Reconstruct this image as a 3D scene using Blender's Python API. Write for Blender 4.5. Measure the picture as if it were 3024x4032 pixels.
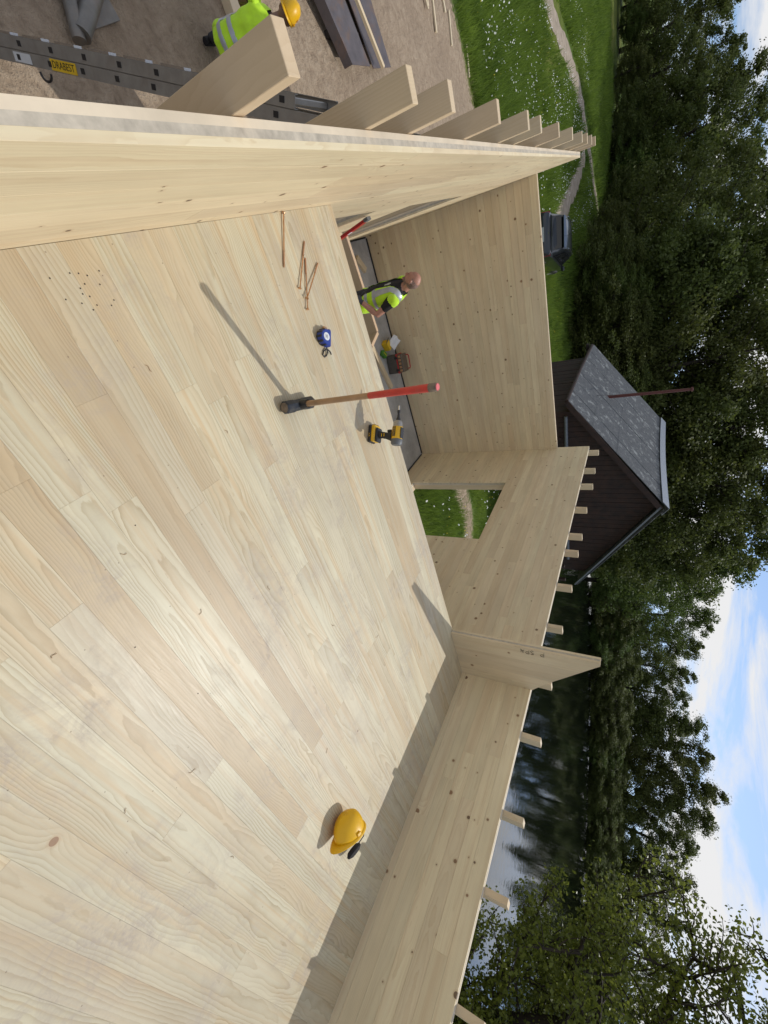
import bpy, bmesh, math, random
import numpy as np
from mathutils import Vector, Matrix, Euler, Quaternion

for o in list(bpy.data.objects):
    bpy.data.objects.remove(o)
sc = bpy.context.scene
COL = sc.collection
R = math.radians
random.seed(7)

# ------------------------------------------------------------------ camera
cam_d = bpy.data.cameras.new('camera')
cam_d.sensor_fit = 'AUTO'
cam_d.sensor_width = 36.0
cam_d.lens = 14.757
cam_d.clip_start = 0.02
cam_d.clip_end = 3000
cam = bpy.data.objects.new('camera', cam_d)
COL.objects.link(cam)
# the photograph was taken with the phone turned on its side: the picture's right is up
ax = Vector((0.275, 0.447, 0.851)); az = Vector((-0.506, -0.685, 0.524)).normalized()
ax = (ax - az * ax.dot(az)).normalized(); ay = az.cross(ax)
cam.matrix_world = Matrix(((ax.x, ay.x, az.x, 0), (ax.y, ay.y, az.y, 0), (ax.z, ay.z, az.z, 1.56), (0, 0, 0, 1)))
sc.camera = cam

# ------------------------------------------------------------------ sky and sun
SUN = Vector((0.75, 0.28, 1.0)).normalized()          # towards the sun
SUN_EL = math.asin(SUN.z); SUN_AZ = math.atan2(SUN.x, SUN.y)
world = bpy.data.worlds.new('World'); sc.world = world
world.use_nodes = True
wt = world.node_tree; wt.nodes.clear()
w_out = wt.nodes.new('ShaderNodeOutputWorld'); w_bg = wt.nodes.new('ShaderNodeBackground')
w_sky = wt.nodes.new('ShaderNodeTexSky'); w_sky.sky_type = 'NISHITA'; w_sky.sun_disc = False
w_sky.sun_elevation = SUN_EL; w_sky.sun_rotation = SUN_AZ
w_sky.air_density = 1.0; w_sky.dust_density = 0.35; w_sky.ozone_density = 1.2
w_tc = wt.nodes.new('ShaderNodeTexCoord')
w_map = wt.nodes.new('ShaderNodeMapping'); w_map.inputs['Scale'].default_value = (1.6, 1.6, 8.0)
w_map.inputs['Location'].default_value = (6.2, 3.4, 0.20)
w_n = wt.nodes.new('ShaderNodeTexNoise'); w_n.inputs['Scale'].default_value = 1.6
w_n.inputs['Detail'].default_value = 9; w_n.inputs['Roughness'].default_value = 0.62
w_n.inputs['Distortion'].default_value = 0.4
w_r = wt.nodes.new('ShaderNodeValToRGB')
w_r.color_ramp.elements[0].position = 0.42; w_r.color_ramp.elements[1].position = 0.58
w_mix = wt.nodes.new('ShaderNodeMix'); w_mix.data_type = 'RGBA'
w_mix.inputs['B'].default_value = (5.9, 5.9, 5.95, 1)
wt.links.new(w_tc.outputs['Generated'], w_map.inputs['Vector'])
w_lift = wt.nodes.new('ShaderNodeVectorMath'); w_lift.operation = 'ADD'; w_lift.inputs[1].default_value = (0, 0, 0.2)   # clear, haze-free horizon
wt.links.new(w_tc.outputs['Generated'], w_lift.inputs[0]); w_nrm = wt.nodes.new('ShaderNodeVectorMath'); w_nrm.operation = 'NORMALIZE'
wt.links.new(w_lift.outputs[0], w_nrm.inputs[0]); wt.links.new(w_nrm.outputs[0], w_sky.inputs['Vector'])
wt.links.new(w_map.outputs['Vector'], w_n.inputs['Vector'])
wt.links.new(w_n.outputs['Fac'], w_r.inputs['Fac'])
wt.links.new(w_r.outputs['Color'], w_mix.inputs['Factor'])
wt.links.new(w_sky.outputs['Color'], w_mix.inputs['A'])
wt.links.new(w_mix.outputs['Result'], w_bg.inputs['Color'])
w_bg.inputs['Strength'].default_value = 0.115
wt.links.new(w_bg.outputs['Background'], w_out.inputs['Surface'])

sun_d = bpy.data.lights.new('sun', 'SUN'); sun_d.energy = 2.0; sun_d.angle = R(0.53); sun_d.color = (1.0, 0.975, 0.92)
sun = bpy.data.objects.new('sun', sun_d); COL.objects.link(sun)
sun.rotation_euler = SUN.to_track_quat('Z', 'Y').to_euler(); sun.location = (20, 8, 30)
sc.view_settings.view_transform = 'Standard'; sc.view_settings.look = 'None'
sc.view_settings.exposure = 0.33; sc.view_settings.gamma = 1.0
sc.view_settings.use_curve_mapping = False
sc.render.engine = 'CYCLES'
sc.cycles.max_bounces = 8; sc.cycles.diffuse_bounces = 6; sc.cycles.glossy_bounces = 3
sc.cycles.transparent_max_bounces = 8; sc.cycles.transmission_bounces = 4

# ------------------------------------------------------------------ helpers
def tag(o, label=None, cat=None, group=None, kind=None):
    if label: o['label'] = label
    if cat: o['category'] = cat
    if group: o['group'] = group
    if kind: o['kind'] = kind
    return o

def empty(name, loc=(0, 0, 0), rot=(0, 0, 0), label=None, cat=None, group=None, kind=None, parent=None):
    o = bpy.data.objects.new(name, None); COL.objects.link(o)
    o.empty_display_size = 0.1
    o.location = loc; o.rotation_euler = rot
    if parent: o.parent = parent
    return tag(o, label, cat, group, kind)

def link(name, me, mat=None, parent=None, loc=None, rot=None):
    o = bpy.data.objects.new(name, me); COL.objects.link(o)
    if mat is not None:
        me.materials.clear()
        for m in (mat if isinstance(mat, (list, tuple)) else [mat]): me.materials.append(m)
    if parent: o.parent = parent
    if loc is not None: o.location = loc
    if rot is not None: o.rotation_euler = rot
    return o

class MB:
    """collects shapes into one mesh"""
    def __init__(s): s.v = []; s.f = []; s.m = []
    def add(s, v, f, mi=0):
        b = len(s.v); s.v += [tuple(p) for p in v]; s.f += [tuple(i + b for i in q) for q in f]; s.m += [mi] * len(f)
        return s
    def box(s, c, size, rot=None, ch=0.0, mi=0):
        hx, hy, hz = size[0] / 2, size[1] / 2, size[2] / 2
        M = rot.to_matrix() if isinstance(rot, (Euler, Quaternion)) else (rot if rot is not None else Matrix.Identity(3))
        if ch <= 0:
            vs = [(x * hx, y * hy, z * hz) for x in (-1, 1) for y in (-1, 1) for z in (-1, 1)]
            fs = [(0, 1, 3, 2), (4, 6, 7, 5), (0, 4, 5, 1), (2, 3, 7, 6), (0, 2, 6, 4), (1, 5, 7, 3)]
        else:
            vs, fs = chamfer_box(hx, hy, hz, ch)
        s.add([M @ Vector(p) + Vector(c) for p in vs], fs, mi); return s
    def tube(s, pts, rad, n=10, cap=True, mi=0, flat=1.0, up=None):
        pts = [Vector(p) for p in pts]; N = len(pts)
        rad = rad if isinstance(rad, (list, tuple)) else [rad] * N
        vs, fs = [], []; prev = None
        for i, p in enumerate(pts):
            t = (pts[min(i + 1, N - 1)] - pts[max(i - 1, 0)])
            t = t.normalized() if t.length > 1e-9 else Vector((0, 0, 1))
            if prev is None:
                a = Vector(up) if up else (Vector((0, 0, 1)) if abs(t.z) < 0.9 else Vector((1, 0, 0)))
                u = t.cross(a).normalized()
            else:
                u = (prev - t * prev.dot(t)).normalized()
            prev = u; w = t.cross(u)
            for k in range(n):
                an = 2 * math.pi * k / n
                vs.append(p + u * (rad[i] * math.cos(an)) + w * (rad[i] * flat * math.sin(an)))
        for i in range(N - 1):
            for k in range(n):
                a = i * n + k; b = i * n + (k + 1) % n
                fs.append((a, b, b + n, a + n))
        if cap: fs.append(tuple(range(n))[::-1]); fs.append(tuple(range((N - 1) * n, N * n)))
        s.add(vs, fs, mi); return s
    def lathe(s, prof, n=24, M=None, mi=0, sx=1.0, sy=1.0):
        M = M or Matrix.Identity(4); vs, fs = [], []
        for (r, z) in prof:
            for k in range(n):
                a = 2 * math.pi * k / n; vs.append(M @ Vector((r * sx * math.cos(a), r * sy * math.sin(a), z)))
        for i in range(len(prof) - 1):
            for k in range(n):
                a = i * n + k; b = i * n + (k + 1) % n; fs.append((a, b, b + n, a + n))
        s.add(vs, fs, mi); return s
    def prism(s, poly, h, M=None, mi=0, z0=0.0):
        M = M or Matrix.Identity(4); n = len(poly)
        vs = [M @ Vector((x, y, z0)) for x, y in poly] + [M @ Vector((x, y, z0 + h)) for x, y in poly]
        fs = [tuple(range(n))[::-1], tuple(range(n, 2 * n))] + [(i, (i + 1) % n, (i + 1) % n + n, i + n) for i in range(n)]
        s.add(vs, fs, mi); return s
    def mesh(s, name, smooth=False):
        me = bpy.data.meshes.new(name); me.from_pydata(s.v, [], s.f); me.update()
        if any(s.m): me.polygons.foreach_set('material_index', s.m)
        bm = bmesh.new(); bm.from_mesh(me); bmesh.ops.recalc_face_normals(bm, faces=bm.faces); bm.to_mesh(me); bm.free()
        if smooth: smooth_mesh(me)
        return me
    def build(s, name, mat, parent=None, smooth=False, loc=None, rot=None):
        return link(name, s.mesh(name, smooth), mat, parent, loc, rot)

def smooth_mesh(me, ang=40):
    for p in me.polygons: p.use_smooth = True
    bm = bmesh.new(); bm.from_mesh(me)
    lim = R(ang)
    for e in bm.edges:
        e.smooth = not (len(e.link_faces) == 2 and e.calc_face_angle(0) > lim)
    bm.to_mesh(me); bm.free()

def chamfer_box(hx, hy, hz, c):
    vs, idx = [], {}
    for sx in (-1, 1):
        for sy in (-1, 1):
            for sz in (-1, 1):
                for a in range(3):
                    p = [sx * (hx - c), sy * (hy - c), sz * (hz - c)]
                    p[a] = (sx * hx, sy * hy, sz * hz)[a]
                    idx[(sx, sy, sz, a)] = len(vs); vs.append(tuple(p))
    fs = []
    for a in range(3):
        b, c2 = [(1, 2), (0, 2), (0, 1)][a]
        for s in (-1, 1):
            q = []
            for (t, u) in ((-1, -1), (1, -1), (1, 1), (-1, 1)):
                k = [0, 0, 0]; k[a] = s; k[b] = t; k[c2] = u; q.append(idx[(k[0], k[1], k[2], a)])
            fs.append(tuple(q))
        for t in (-1, 1):
            for u in (-1, 1):
                q = []
                for (w, ad) in ((-1, b), (1, b), (1, c2), (-1, c2)):
                    k = [0, 0, 0]; k[a] = w; k[b] = t; k[c2] = u; q.append(idx[(k[0], k[1], k[2], ad)])
                fs.append(tuple(q))
    for sx in (-1, 1):
        for sy in (-1, 1):
            for sz in (-1, 1): fs.append(tuple(idx[(sx, sy, sz, a)] for a in range(3)))
    return vs, fs

def np_mesh(name, verts, faces, mat, smooth=False):
    """verts (N,3), faces (M,k) numpy"""
    me = bpy.data.meshes.new(name); k = faces.shape[1]; M = faces.shape[0]
    me.vertices.add(len(verts)); me.vertices.foreach_set('co', np.ascontiguousarray(verts, dtype=np.float32).ravel())
    me.loops.add(M * k); me.loops.foreach_set('vertex_index', np.ascontiguousarray(faces, dtype=np.int32).ravel())
    me.polygons.add(M); me.polygons.foreach_set('loop_start', np.arange(0, M * k, k, dtype=np.int32))
    me.polygons.foreach_set('loop_total', np.full(M, k, dtype=np.int32))
    if smooth: me.polygons.foreach_set('use_smooth', np.ones(M, dtype=bool))
    me.materials.append(mat); me.update(calc_edges=True); me.validate(); return me

def text_mesh(txt, size, extr=0.0):
    cu = bpy.data.curves.new('lettering', 'FONT'); cu.body = txt; cu.size = size; cu.extrude = extr
    cu.align_x = 'CENTER'; cu.align_y = 'CENTER'
    o = bpy.data.objects.new('lettering', cu); COL.objects.link(o)
    dg = bpy.context.evaluated_depsgraph_get(); dg.update()
    me = bpy.data.meshes.new_from_object(o.evaluated_get(dg))
    bpy.data.objects.remove(o); return me

def basis(xa, ya, o):
    """4x4 with local x along xa, local y near ya, origin o"""
    x = Vector(xa).normalized(); y = Vector(ya); y = (y - x * y.dot(x)).normalized(); z = x.cross(y)
    return Matrix(((x.x, y.x, z.x, o[0]), (x.y, y.y, z.y, o[1]), (x.z, y.z, z.z, o[2]), (0, 0, 0, 1)))

# ------------------------------------------------------------------ materials
class NT:
    def __init__(s, name):
        s.mat = bpy.data.materials.new(name); s.mat.use_nodes = True; s.t = s.mat.node_tree
        s.b = s.t.nodes['Principled BSDF']; s.o = s.t.nodes['Material Output']
    def n(s, typ, **kw):
        nd = s.t.nodes.new(typ)
        for k, v in kw.items(): setattr(nd, k, v)
        return nd
    def l(s, a, b): s.t.links.new(a, b)
    def setin(s, sock, v):
        if hasattr(v, 'is_output') or isinstance(v, bpy.types.NodeSocket): s.l(v, sock)
        else: sock.default_value = v
    def math(s, op, a, b=None, c=None, clamp=False):
        nd = s.n('ShaderNodeMath', operation=op, use_clamp=clamp); s.setin(nd.inputs[0], a)
        if b is not None: s.setin(nd.inputs[1], b)
        if c is not None: s.setin(nd.inputs[2], c)
        return nd.outputs[0]
    def mix(s, f, a, b, mode='MIX'):
        nd = s.n('ShaderNodeMix', data_type='RGBA', blend_type=mode, clamp_factor=True)
        s.setin(nd.inputs['Factor'], f)
        for k, v in (('A', a), ('B', b)):
            if not isinstance(v, bpy.types.NodeSocket) and len(v) == 3: v = (*v, 1)
            s.setin(nd.inputs[k], v)
        return nd.outputs['Result']
    def noise(s, vec, scale, detail=4, rough=0.55, dist=0.0, dim='3D'):
        nd = s.n('ShaderNodeTexNoise', noise_dimensions=dim)
        if vec is not None: s.l(vec, nd.inputs['Vector'])
        nd.inputs['Scale'].default_value = scale; nd.inputs['Detail'].default_value = detail
        nd.inputs['Roughness'].default_value = rough; nd.inputs['Distortion'].default_value = dist
        return nd.outputs['Fac']
    def ramp(s, f, stops):
        nd = s.n('ShaderNodeValToRGB'); s.l(f, nd.inputs['Fac']); cr = nd.color_ramp
        while len(cr.elements) < len(stops): cr.elements.new(0.5)
        for e, (p, c) in zip(cr.elements, stops):
            e.position = p; e.color = (*c, 1) if len(c) == 3 else c
        return nd.outputs['Color']
    def rng(s, f, a, b, c=0.0, d=1.0):
        nd = s.n('ShaderNodeMapRange', clamp=True); s.l(f, nd.inputs['Value'])
        for i, v in zip(('From Min', 'From Max', 'To Min', 'To Max'), (a, b, c, d)): nd.inputs[i].default_value = v
        return nd.outputs['Result']
    def bump(s, h, strength=0.3, dist=0.01):
        nd = s.n('ShaderNodeBump'); nd.inputs['Strength'].default_value = strength; nd.inputs['Distance'].default_value = dist
        s.l(h, nd.inputs['Height']); s.l(nd.outputs['Normal'], s.b.inputs['Normal'])
    def scaled(s, vec, sc3, loc=None):
        nd = s.n('ShaderNodeMapping'); s.l(vec, nd.inputs['Vector']); nd.inputs['Scale'].default_value = sc3
        if loc: nd.inputs['Location'].default_value = loc
        return nd.outputs['Vector']

def simple(name, col, rough=0.5, metal=0.0, var=0.12, vscale=18.0, bump=0.0, spec=0.5, dirt=None, dirt_amt=0.0):
    t = NT(name); tc = t.n('ShaderNodeTexCoord').outputs['Object']
    f = t.noise(tc, vscale, 5, 0.6)
    c = t.mix(t.rng(f, 0.3, 0.7), tuple(x * (1 - var) for x in col), tuple(min(1, x * (1 + var)) for x in col))
    if dirt:
        f2 = t.noise(tc, vscale * 0.45, 7, 0.7, 0.5)
        c = t.mix(t.rng(f2, 0.5, 0.7, 0, dirt_amt), c, dirt)
    t.l(c, t.b.inputs['Base Color'])
    t.l(t.rng(f, 0.2, 0.8, rough * 0.85, min(1, rough * 1.15)), t.b.inputs['Roughness'])
    t.b.inputs['Metallic'].default_value = metal; t.b.inputs['Specular IOR Level'].default_value = spec
    if bump: t.bump(f, bump, 0.004)
    return t.mat

def wood(name, pale, late, rings=150.0, ringamt=0.75, knots=0.75, knot_scale=5.0, knot_r=0.010, rough=0.48, dirt=0.0, honey=(0.55, 0.36, 0.18), pink=(0.60, 0.42, 0.30), warp=0.035, honey_amt=0.6, bands=0.0):
    """softwood: growth rings cut lengthwise, knots with the grain running round them; grain along local x"""
    t = NT(name)
    tc = t.n('ShaderNodeTexCoord').outputs['Object']
    oi = t.n('ShaderNodeObjectInfo'); rnd = oi.outputs['Random']
    comb = t.n('ShaderNodeCombineXYZ')
    t.l(t.math('MULTIPLY', rnd, 41.0), comb.inputs[0]); t.l(t.math('MULTIPLY', rnd, 77.0), comb.inputs[1]); t.l(t.math('MULTIPLY', rnd, 19.0), comb.inputs[2])
    va = t.n('ShaderNodeVectorMath', operation='ADD'); t.l(tc, va.inputs[0]); t.l(comb.outputs[0], va.inputs[1]); q = va.outputs[0]
    sep = t.n('ShaderNodeSeparateXYZ'); t.l(tc, sep.inputs[0]); x, y, z = sep.outputs
    r2 = t.math('FRACT', t.math('MULTIPLY', rnd, 17.31)); r3 = t.math('FRACT', t.math('MULTIPLY', rnd, 53.77)); r4 = t.math('FRACT', t.math('MULTIPLY', rnd, 131.1))
    # knots
    kv = t.n('ShaderNodeTexVoronoi', feature='F1', voronoi_dimensions='2D'); t.l(q, kv.inputs['Vector']); kv.inputs['Scale'].default_value = knot_scale
    kd = t.math('DIVIDE', kv.outputs['Distance'], knot_scale)                 # metres to the knot's centre
    ks = t.n('ShaderNodeSeparateColor'); t.l(kv.outputs['Color'], ks.inputs[0])
    keep = t.rng(ks.outputs[0], knots, knots + 0.02)
    kr = t.math('MULTIPLY_ADD', t.math('MULTIPLY', ks.outputs[1], ks.outputs[1]), knot_r * 1.3, knot_r * 0.35)
    swirl = t.math('MULTIPLY', t.math('MULTIPLY', keep, kr), t.math('POWER', 2.718, t.math('MULTIPLY', t.math('DIVIDE', kd, kr), -0.45)))
    # ring radius
    w1 = t.noise(t.scaled(q, (1.1, 3.0, 3.0)), 1.0, 3, 0.5)
    w2 = t.noise(t.scaled(q, (7.0, 26.0, 26.0)), 1.0, 3, 0.6)
    ty = t.math('MULTIPLY_ADD', t.math('SUBTRACT', r2, 0.5), 0.16, y)
    ty = t.math('ADD', ty, t.math('MULTIPLY', t.math('SUBTRACT', w1, 0.5), warp * 3.2))
    tz = t.math('ADD', t.math('MULTIPLY_ADD', r3, 0.09, 0.012), t.math('MULTIPLY', x, t.math('MULTIPLY', t.math('SUBTRACT', r4, 0.5), 0.05)))
    tz = t.math('ADD', tz, t.math('MULTIPLY', t.math('SUBTRACT', w1, 0.5), warp * 1.4))
    rad = t.math('SQRT', t.math('ADD', t.math('MULTIPLY', ty, ty), t.math('MULTIPLY', tz, tz)))
    rad = t.math('ADD', rad, t.math('MULTIPLY', t.math('SUBTRACT', w2, 0.5), 0.010))
    rad = t.math('ADD', rad, t.math('MULTIPLY', swirl, 2.2))
    ph = t.math('FRACT', t.math('MULTIPLY', rad, rings))
    late_m = t.math('MULTIPLY', t.math('POWER', ph, 2.2), t.rng(ph, 0.93, 1.0, 1.0, 0.0))
    fade = t.rng(t.noise(t.scaled(q, (1.6, 9, 9)), 1.0, 2, 0.5), 0.3, 0.68, 0.25, 1.0)
    late_m = t.math('MULTIPLY', late_m, t.math('MULTIPLY', fade, ringamt))
    fib = t.noise(t.scaled(q, (5.0, 170.0, 170.0)), 1.0, 3, 0.7)
    c = t.mix(late_m, pale, late)
    c = t.mix(t.rng(fib, 0.35, 0.8, 0.0, 0.22), c, tuple(v * 0.78 for v in pale))
    if bands:
        bn = t.noise(t.scaled(q, (0.55, 24.0, 24.0)), 1.0, 3, 0.55, 0.25)
        c = t.mix(t.rng(bn, 0.46, 0.68, 0.0, bands), c, t.mix(late_m, honey, tuple(v * 0.75 for v in honey)))
        bn2 = t.noise(t.scaled(q, (0.7, 13.0, 13.0), (3, 1, 7)), 1.0, 2, 0.5, 0.3)
        c = t.mix(t.rng(bn2, 0.52, 0.70, 0.0, bands * 0.7), c, tuple(min(1, v * 1.12) for v in pale))
    # every board its own tone; object colour r = honey, g = grey-pink, b = brightness
    oc = t.n('ShaderNodeSeparateColor'); t.l(oi.outputs['Color'], oc.inputs[0])
    c = t.mix(t.math('MULTIPLY', oc.outputs[0], honey_amt), c, t.mix(late_m, honey, tuple(v * 0.72 for v in honey)))
    c = t.mix(t.math('MULTIPLY', oc.outputs[1], 0.6), c, pink)
    bl = t.noise(t.scaled(q, (1.5, 5, 5)), 1.0, 4, 0.6)
    c = t.mix(1.0, c, t.ramp(bl, [(0.25, (0.88, 0.87, 0.85)), (0.7, (1.06, 1.05, 1.03))]), 'MULTIPLY')
    br = t.n('ShaderNodeCombineColor')
    for i in range(3): t.l(oc.outputs[2], br.inputs[i])
    c = t.mix(1.0, c, br.outputs[0], 'MULTIPLY')
    ring = t.math('MULTIPLY', keep, t.math('SUBTRACT', 1.0, t.rng(t.math('SUBTRACT', kd, kr), 0.0, 0.012)))
    c = t.mix(t.math('MULTIPLY', ring, 0.35), c, (0.42, 0.25, 0.12))
    kin = t.math('MULTIPLY', keep, t.math('LESS_THAN', kd, kr))
    c = t.mix(t.math('MULTIPLY', kin, 0.85), c, t.mix(ks.outputs[2], (0.085, 0.045, 0.022), (0.26, 0.14, 0.07)))
    rg = t.rng(fib, 0.2, 0.8, rough - 0.06, rough + 0.08)
    if dirt:
        gp = t.n('ShaderNodeNewGeometry').outputs['Position']
        d1 = t.noise(gp, 1.7, 6, 0.62, 0.3); d2 = t.noise(t.scaled(gp, (1, 1, 1), (9, 3, 0)), 7.0, 6, 0.75, 0.9)
        d3 = t.noise(gp, 60.0, 4, 0.7)
        dm = t.math('MULTIPLY', t.math('MULTIPLY', t.rng(d1, 0.47, 0.62), t.rng(d2, 0.42, 0.62)), t.rng(d3, 0.30, 0.62, 0.25, 1.0))
        c = t.mix(t.math('MULTIPLY', dm, dirt), c, (0.37, 0.31, 0.25))
        sp = t.n('ShaderNodeTexVoronoi', feature='F1', voronoi_dimensions='2D'); t.l(gp, sp.inputs['Vector']); sp.inputs['Scale'].default_value = 11.0
        spc = t.n('ShaderNodeSeparateColor'); t.l(sp.outputs['Color'], spc.inputs[0])
        spm = t.math('MULTIPLY', t.math('LESS_THAN', sp.outputs['Distance'], 0.028), t.math('GREATER_THAN', spc.outputs[0], 0.86))
        c = t.mix(t.math('MULTIPLY', spm, 0.6), c, (0.16, 0.11, 0.07))
        rg = t.math('ADD', rg, t.math('MULTIPLY', dm, 0.12))
    t.l(c, t.b.inputs['Base Color']); t.l(rg, t.b.inputs['Roughness'])
    t.b.inputs['Specular IOR Level'].default_value = 0.4
    t.bump(t.math('ADD', fib, t.math('MULTIPLY', late_m, 0.8)), 0.12, 0.0012)
    return t.mat

M = {}
PALE = (0.76, 0.66, 0.50)
M['deck'] = wood('deck pine', (0.56, 0.51, 0.365), (0.335, 0.25, 0.13), rings=100, ringamt=1.0, knots=0.90, knot_scale=1.6, knot_r=0.011, dirt=0.8, rough=0.42, warp=0.045, honey=(0.52, 0.38, 0.215), honey_amt=0.65, pink=(0.48, 0.39, 0.29), bands=0.75)
M['wall'] = wood('wall spruce', (0.78, 0.675, 0.455), (0.62, 0.475, 0.275), rings=130, ringamt=0.75, knots=0.45, knot_scale=4.4, knot_r=0.0105, rough=0.55, warp=0.02, honey=(0.62, 0.44, 0.26), pink=(0.60, 0.44, 0.31), bands=0.35)
M['stud'] = wood('stud pine', (0.68, 0.56, 0.38), (0.56, 0.42, 0.25), rings=120, ringamt=0.6, knots=0.85, knot_scale=3.0, knot_r=0.012, rough=0.6)
M['endgrain'] = simple('end grain', (0.47, 0.41, 0.32), 0.75, var=0.22, vscale=26)
M['batten'] = wood('batten', (0.70, 0.60, 0.42), (0.58, 0.45, 0.28), rings=120, ringamt=0.5, knots=0.9, rough=0.6)
M['dark_wood'] = simple('tarred boards', (0.022, 0.015, 0.012), 0.7, var=0.5, vscale=3)

def concrete():
    t = NT('concrete slab'); gp = t.n('ShaderNodeNewGeometry').outputs['Position']
    a = t.noise(gp, 2.2, 7, 0.65, 0.4); b = t.noise(gp, 30, 4, 0.6)
    c = t.ramp(a, [(0.3, (0.30, 0.295, 0.28)), (0.55, (0.46, 0.45, 0.43)), (0.75, (0.55, 0.54, 0.51))])
    c = t.mix(t.rng(b, 0.4, 0.7, 0, 0.3), c, (0.34, 0.33, 0.31))
    t.l(c, t.b.inputs['Base Color']); t.b.inputs['Roughness'].default_value = 0.85
    t.bump(b, 0.3, 0.004); return t.mat
M['concrete'] = concrete()
M['tar'] = simple('black sill membrane', (0.02, 0.02, 0.022), 0.6)
M['steel'] = simple('aluminium', (0.33, 0.32, 0.30), 0.42, metal=0.5, var=0.12, vscale=14, dirt=(0.25, 0.22, 0.19), dirt_amt=0.5)
M['zinc'] = simple('galvanised tube', (0.20, 0.185, 0.165), 0.5, metal=0.4, var=0.2, vscale=9, dirt=(0.22, 0.16, 0.11), dirt_amt=0.5)
M['rust'] = simple('rusty sheet steel', (0.115, 0.10, 0.105), 0.6, metal=0.3, var=0.25, vscale=6, dirt=(0.24, 0.12, 0.05), dirt_amt=0.6)
M['black'] = simple('black plastic', (0.018, 0.018, 0.02), 0.45)
M['rubber'] = simple('black rubber', (0.025, 0.025, 0.026), 0.7, bump=0.2)
M['grey_plastic'] = simple('grey plastic', (0.12, 0.125, 0.13), 0.5)
M['yellow'] = simple('yellow plastic', (0.72, 0.42, 0.015), 0.35, var=0.08)
M['helmet'] = None
M['red'] = simple('red paint', (0.50, 0.035, 0.025), 0.45, var=0.15, dirt=(0.35, 0.12, 0.09), dirt_amt=0.5)
M['redplastic'] = simple('red plastic', (0.45, 0.02, 0.02), 0.35)
M['pink'] = simple('pink end paint', (0.72, 0.16, 0.16), 0.5)
M['handle'] = simple('worn ash handle', (0.33, 0.20, 0.105), 0.5, var=0.3, vscale=9, dirt=(0.16, 0.10, 0.06), dirt_amt=0.5)
M['iron'] = simple('blue-black forged iron', (0.035, 0.042, 0.055), 0.42, metal=0.5, var=0.35, vscale=30, dirt=(0.10, 0.09, 0.08), dirt_amt=0.7)
M['iron_face'] = simple('battered iron face', (0.17, 0.13, 0.095), 0.7, metal=0.2, var=0.45, vscale=45, bump=0.6)
M['chrome'] = simple('bright steel', (0.62, 0.62, 0.62), 0.22, metal=1.0, var=0.05)
M['brass'] = simple('yellow zinc screw', (0.62, 0.36, 0.20), 0.3, metal=0.9, var=0.15, vscale=60)
M['blue'] = simple('blue plastic', (0.015, 0.04, 0.24), 0.4)
M['white'] = simple('white label', (0.62, 0.64, 0.66), 0.5, var=0.05)
M['paper'] = simple('white paper', (0.72, 0.74, 0.78), 0.7, var=0.04)
M['green'] = simple('green box', (0.06, 0.22, 0.02), 0.5)
M['ybox'] = simple('yellow cardboard', (0.70, 0.46, 0.02), 0.55)
M['bucket'] = simple('clear brown organiser', (0.12, 0.095, 0.07), 0.35, var=0.4, vscale=40)
M['toolbox'] = simple('dark toolbox', (0.085, 0.078, 0.07), 0.5, var=0.2)
M['marker'] = simple('black marker ink', (0.012, 0.010, 0.012), 0.6)
M['hivis'] = simple('hi-vis lime cloth', (0.50, 0.80, 0.02), 0.75, var=0.1, vscale=12, bump=0.2)
M['hivis'].node_tree.nodes['Principled BSDF'].inputs['Sheen Weight'].default_value = 0.2
M['reflect'] = simple('silver reflective tape', (0.42, 0.44, 0.47), 0.35, metal=0.3, var=0.08)
M['shirt'] = simple('black cotton', (0.012, 0.011, 0.011), 0.9, var=0.3, bump=0.2)
M['trousers'] = simple('dark grey work trousers', (0.035, 0.035, 0.04), 0.9, var=0.3)
M['glove'] = simple('grey work glove', (0.06, 0.06, 0.075), 0.85, var=0.25)
M['redglove'] = simple('red work glove', (0.16, 0.015, 0.015), 0.8, var=0.25)
M['skin'] = simple('fair sunburnt skin', (0.44, 0.22, 0.155), 0.5, var=0.12, vscale=25)
M['skin_tan'] = simple('tanned skin', (0.20, 0.10, 0.065), 0.5, var=0.12, vscale=25)
M['hair'] = simple('short grey hair', (0.24, 0.155, 0.125), 0.9, var=0.3, vscale=60)
M['eye'] = simple('dark eye', (0.02, 0.015, 0.012), 0.2)
M['print'] = simple('faded white print', (0.42, 0.42, 0.38), 0.8, var=0.15, vscale=60)
M['soft_black'] = simple('black foam harness', (0.012, 0.010, 0.012), 0.8)
def helmet_mat():
    t = NT('translucent yellow shell'); tc = t.n('ShaderNodeTexCoord').outputs['Object']
    f = t.noise(tc, 16, 5, 0.6)
    t.l(t.mix(f, (0.82, 0.46, 0.006), (0.92, 0.55, 0.012)), t.b.inputs['Base Color'])
    t.b.inputs['Roughness'].default_value = 0.38; t.b.inputs['Subsurface Weight'].default_value = 0.0
    tr = t.n('ShaderNodeBsdfTranslucent'); tr.inputs['Color'].default_value = (0.85, 0.42, 0.01, 1)
    mx = t.n('ShaderNodeMixShader'); mx.inputs['Fac'].default_value = 0.16
    t.l(t.b.outputs[0], mx.inputs[1]); t.l(tr.outputs[0], mx.inputs[2]); t.l(mx.outputs[0], t.o.inputs['Surface'])
    return t.mat
M['helmet'] = helmet_mat()

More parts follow.
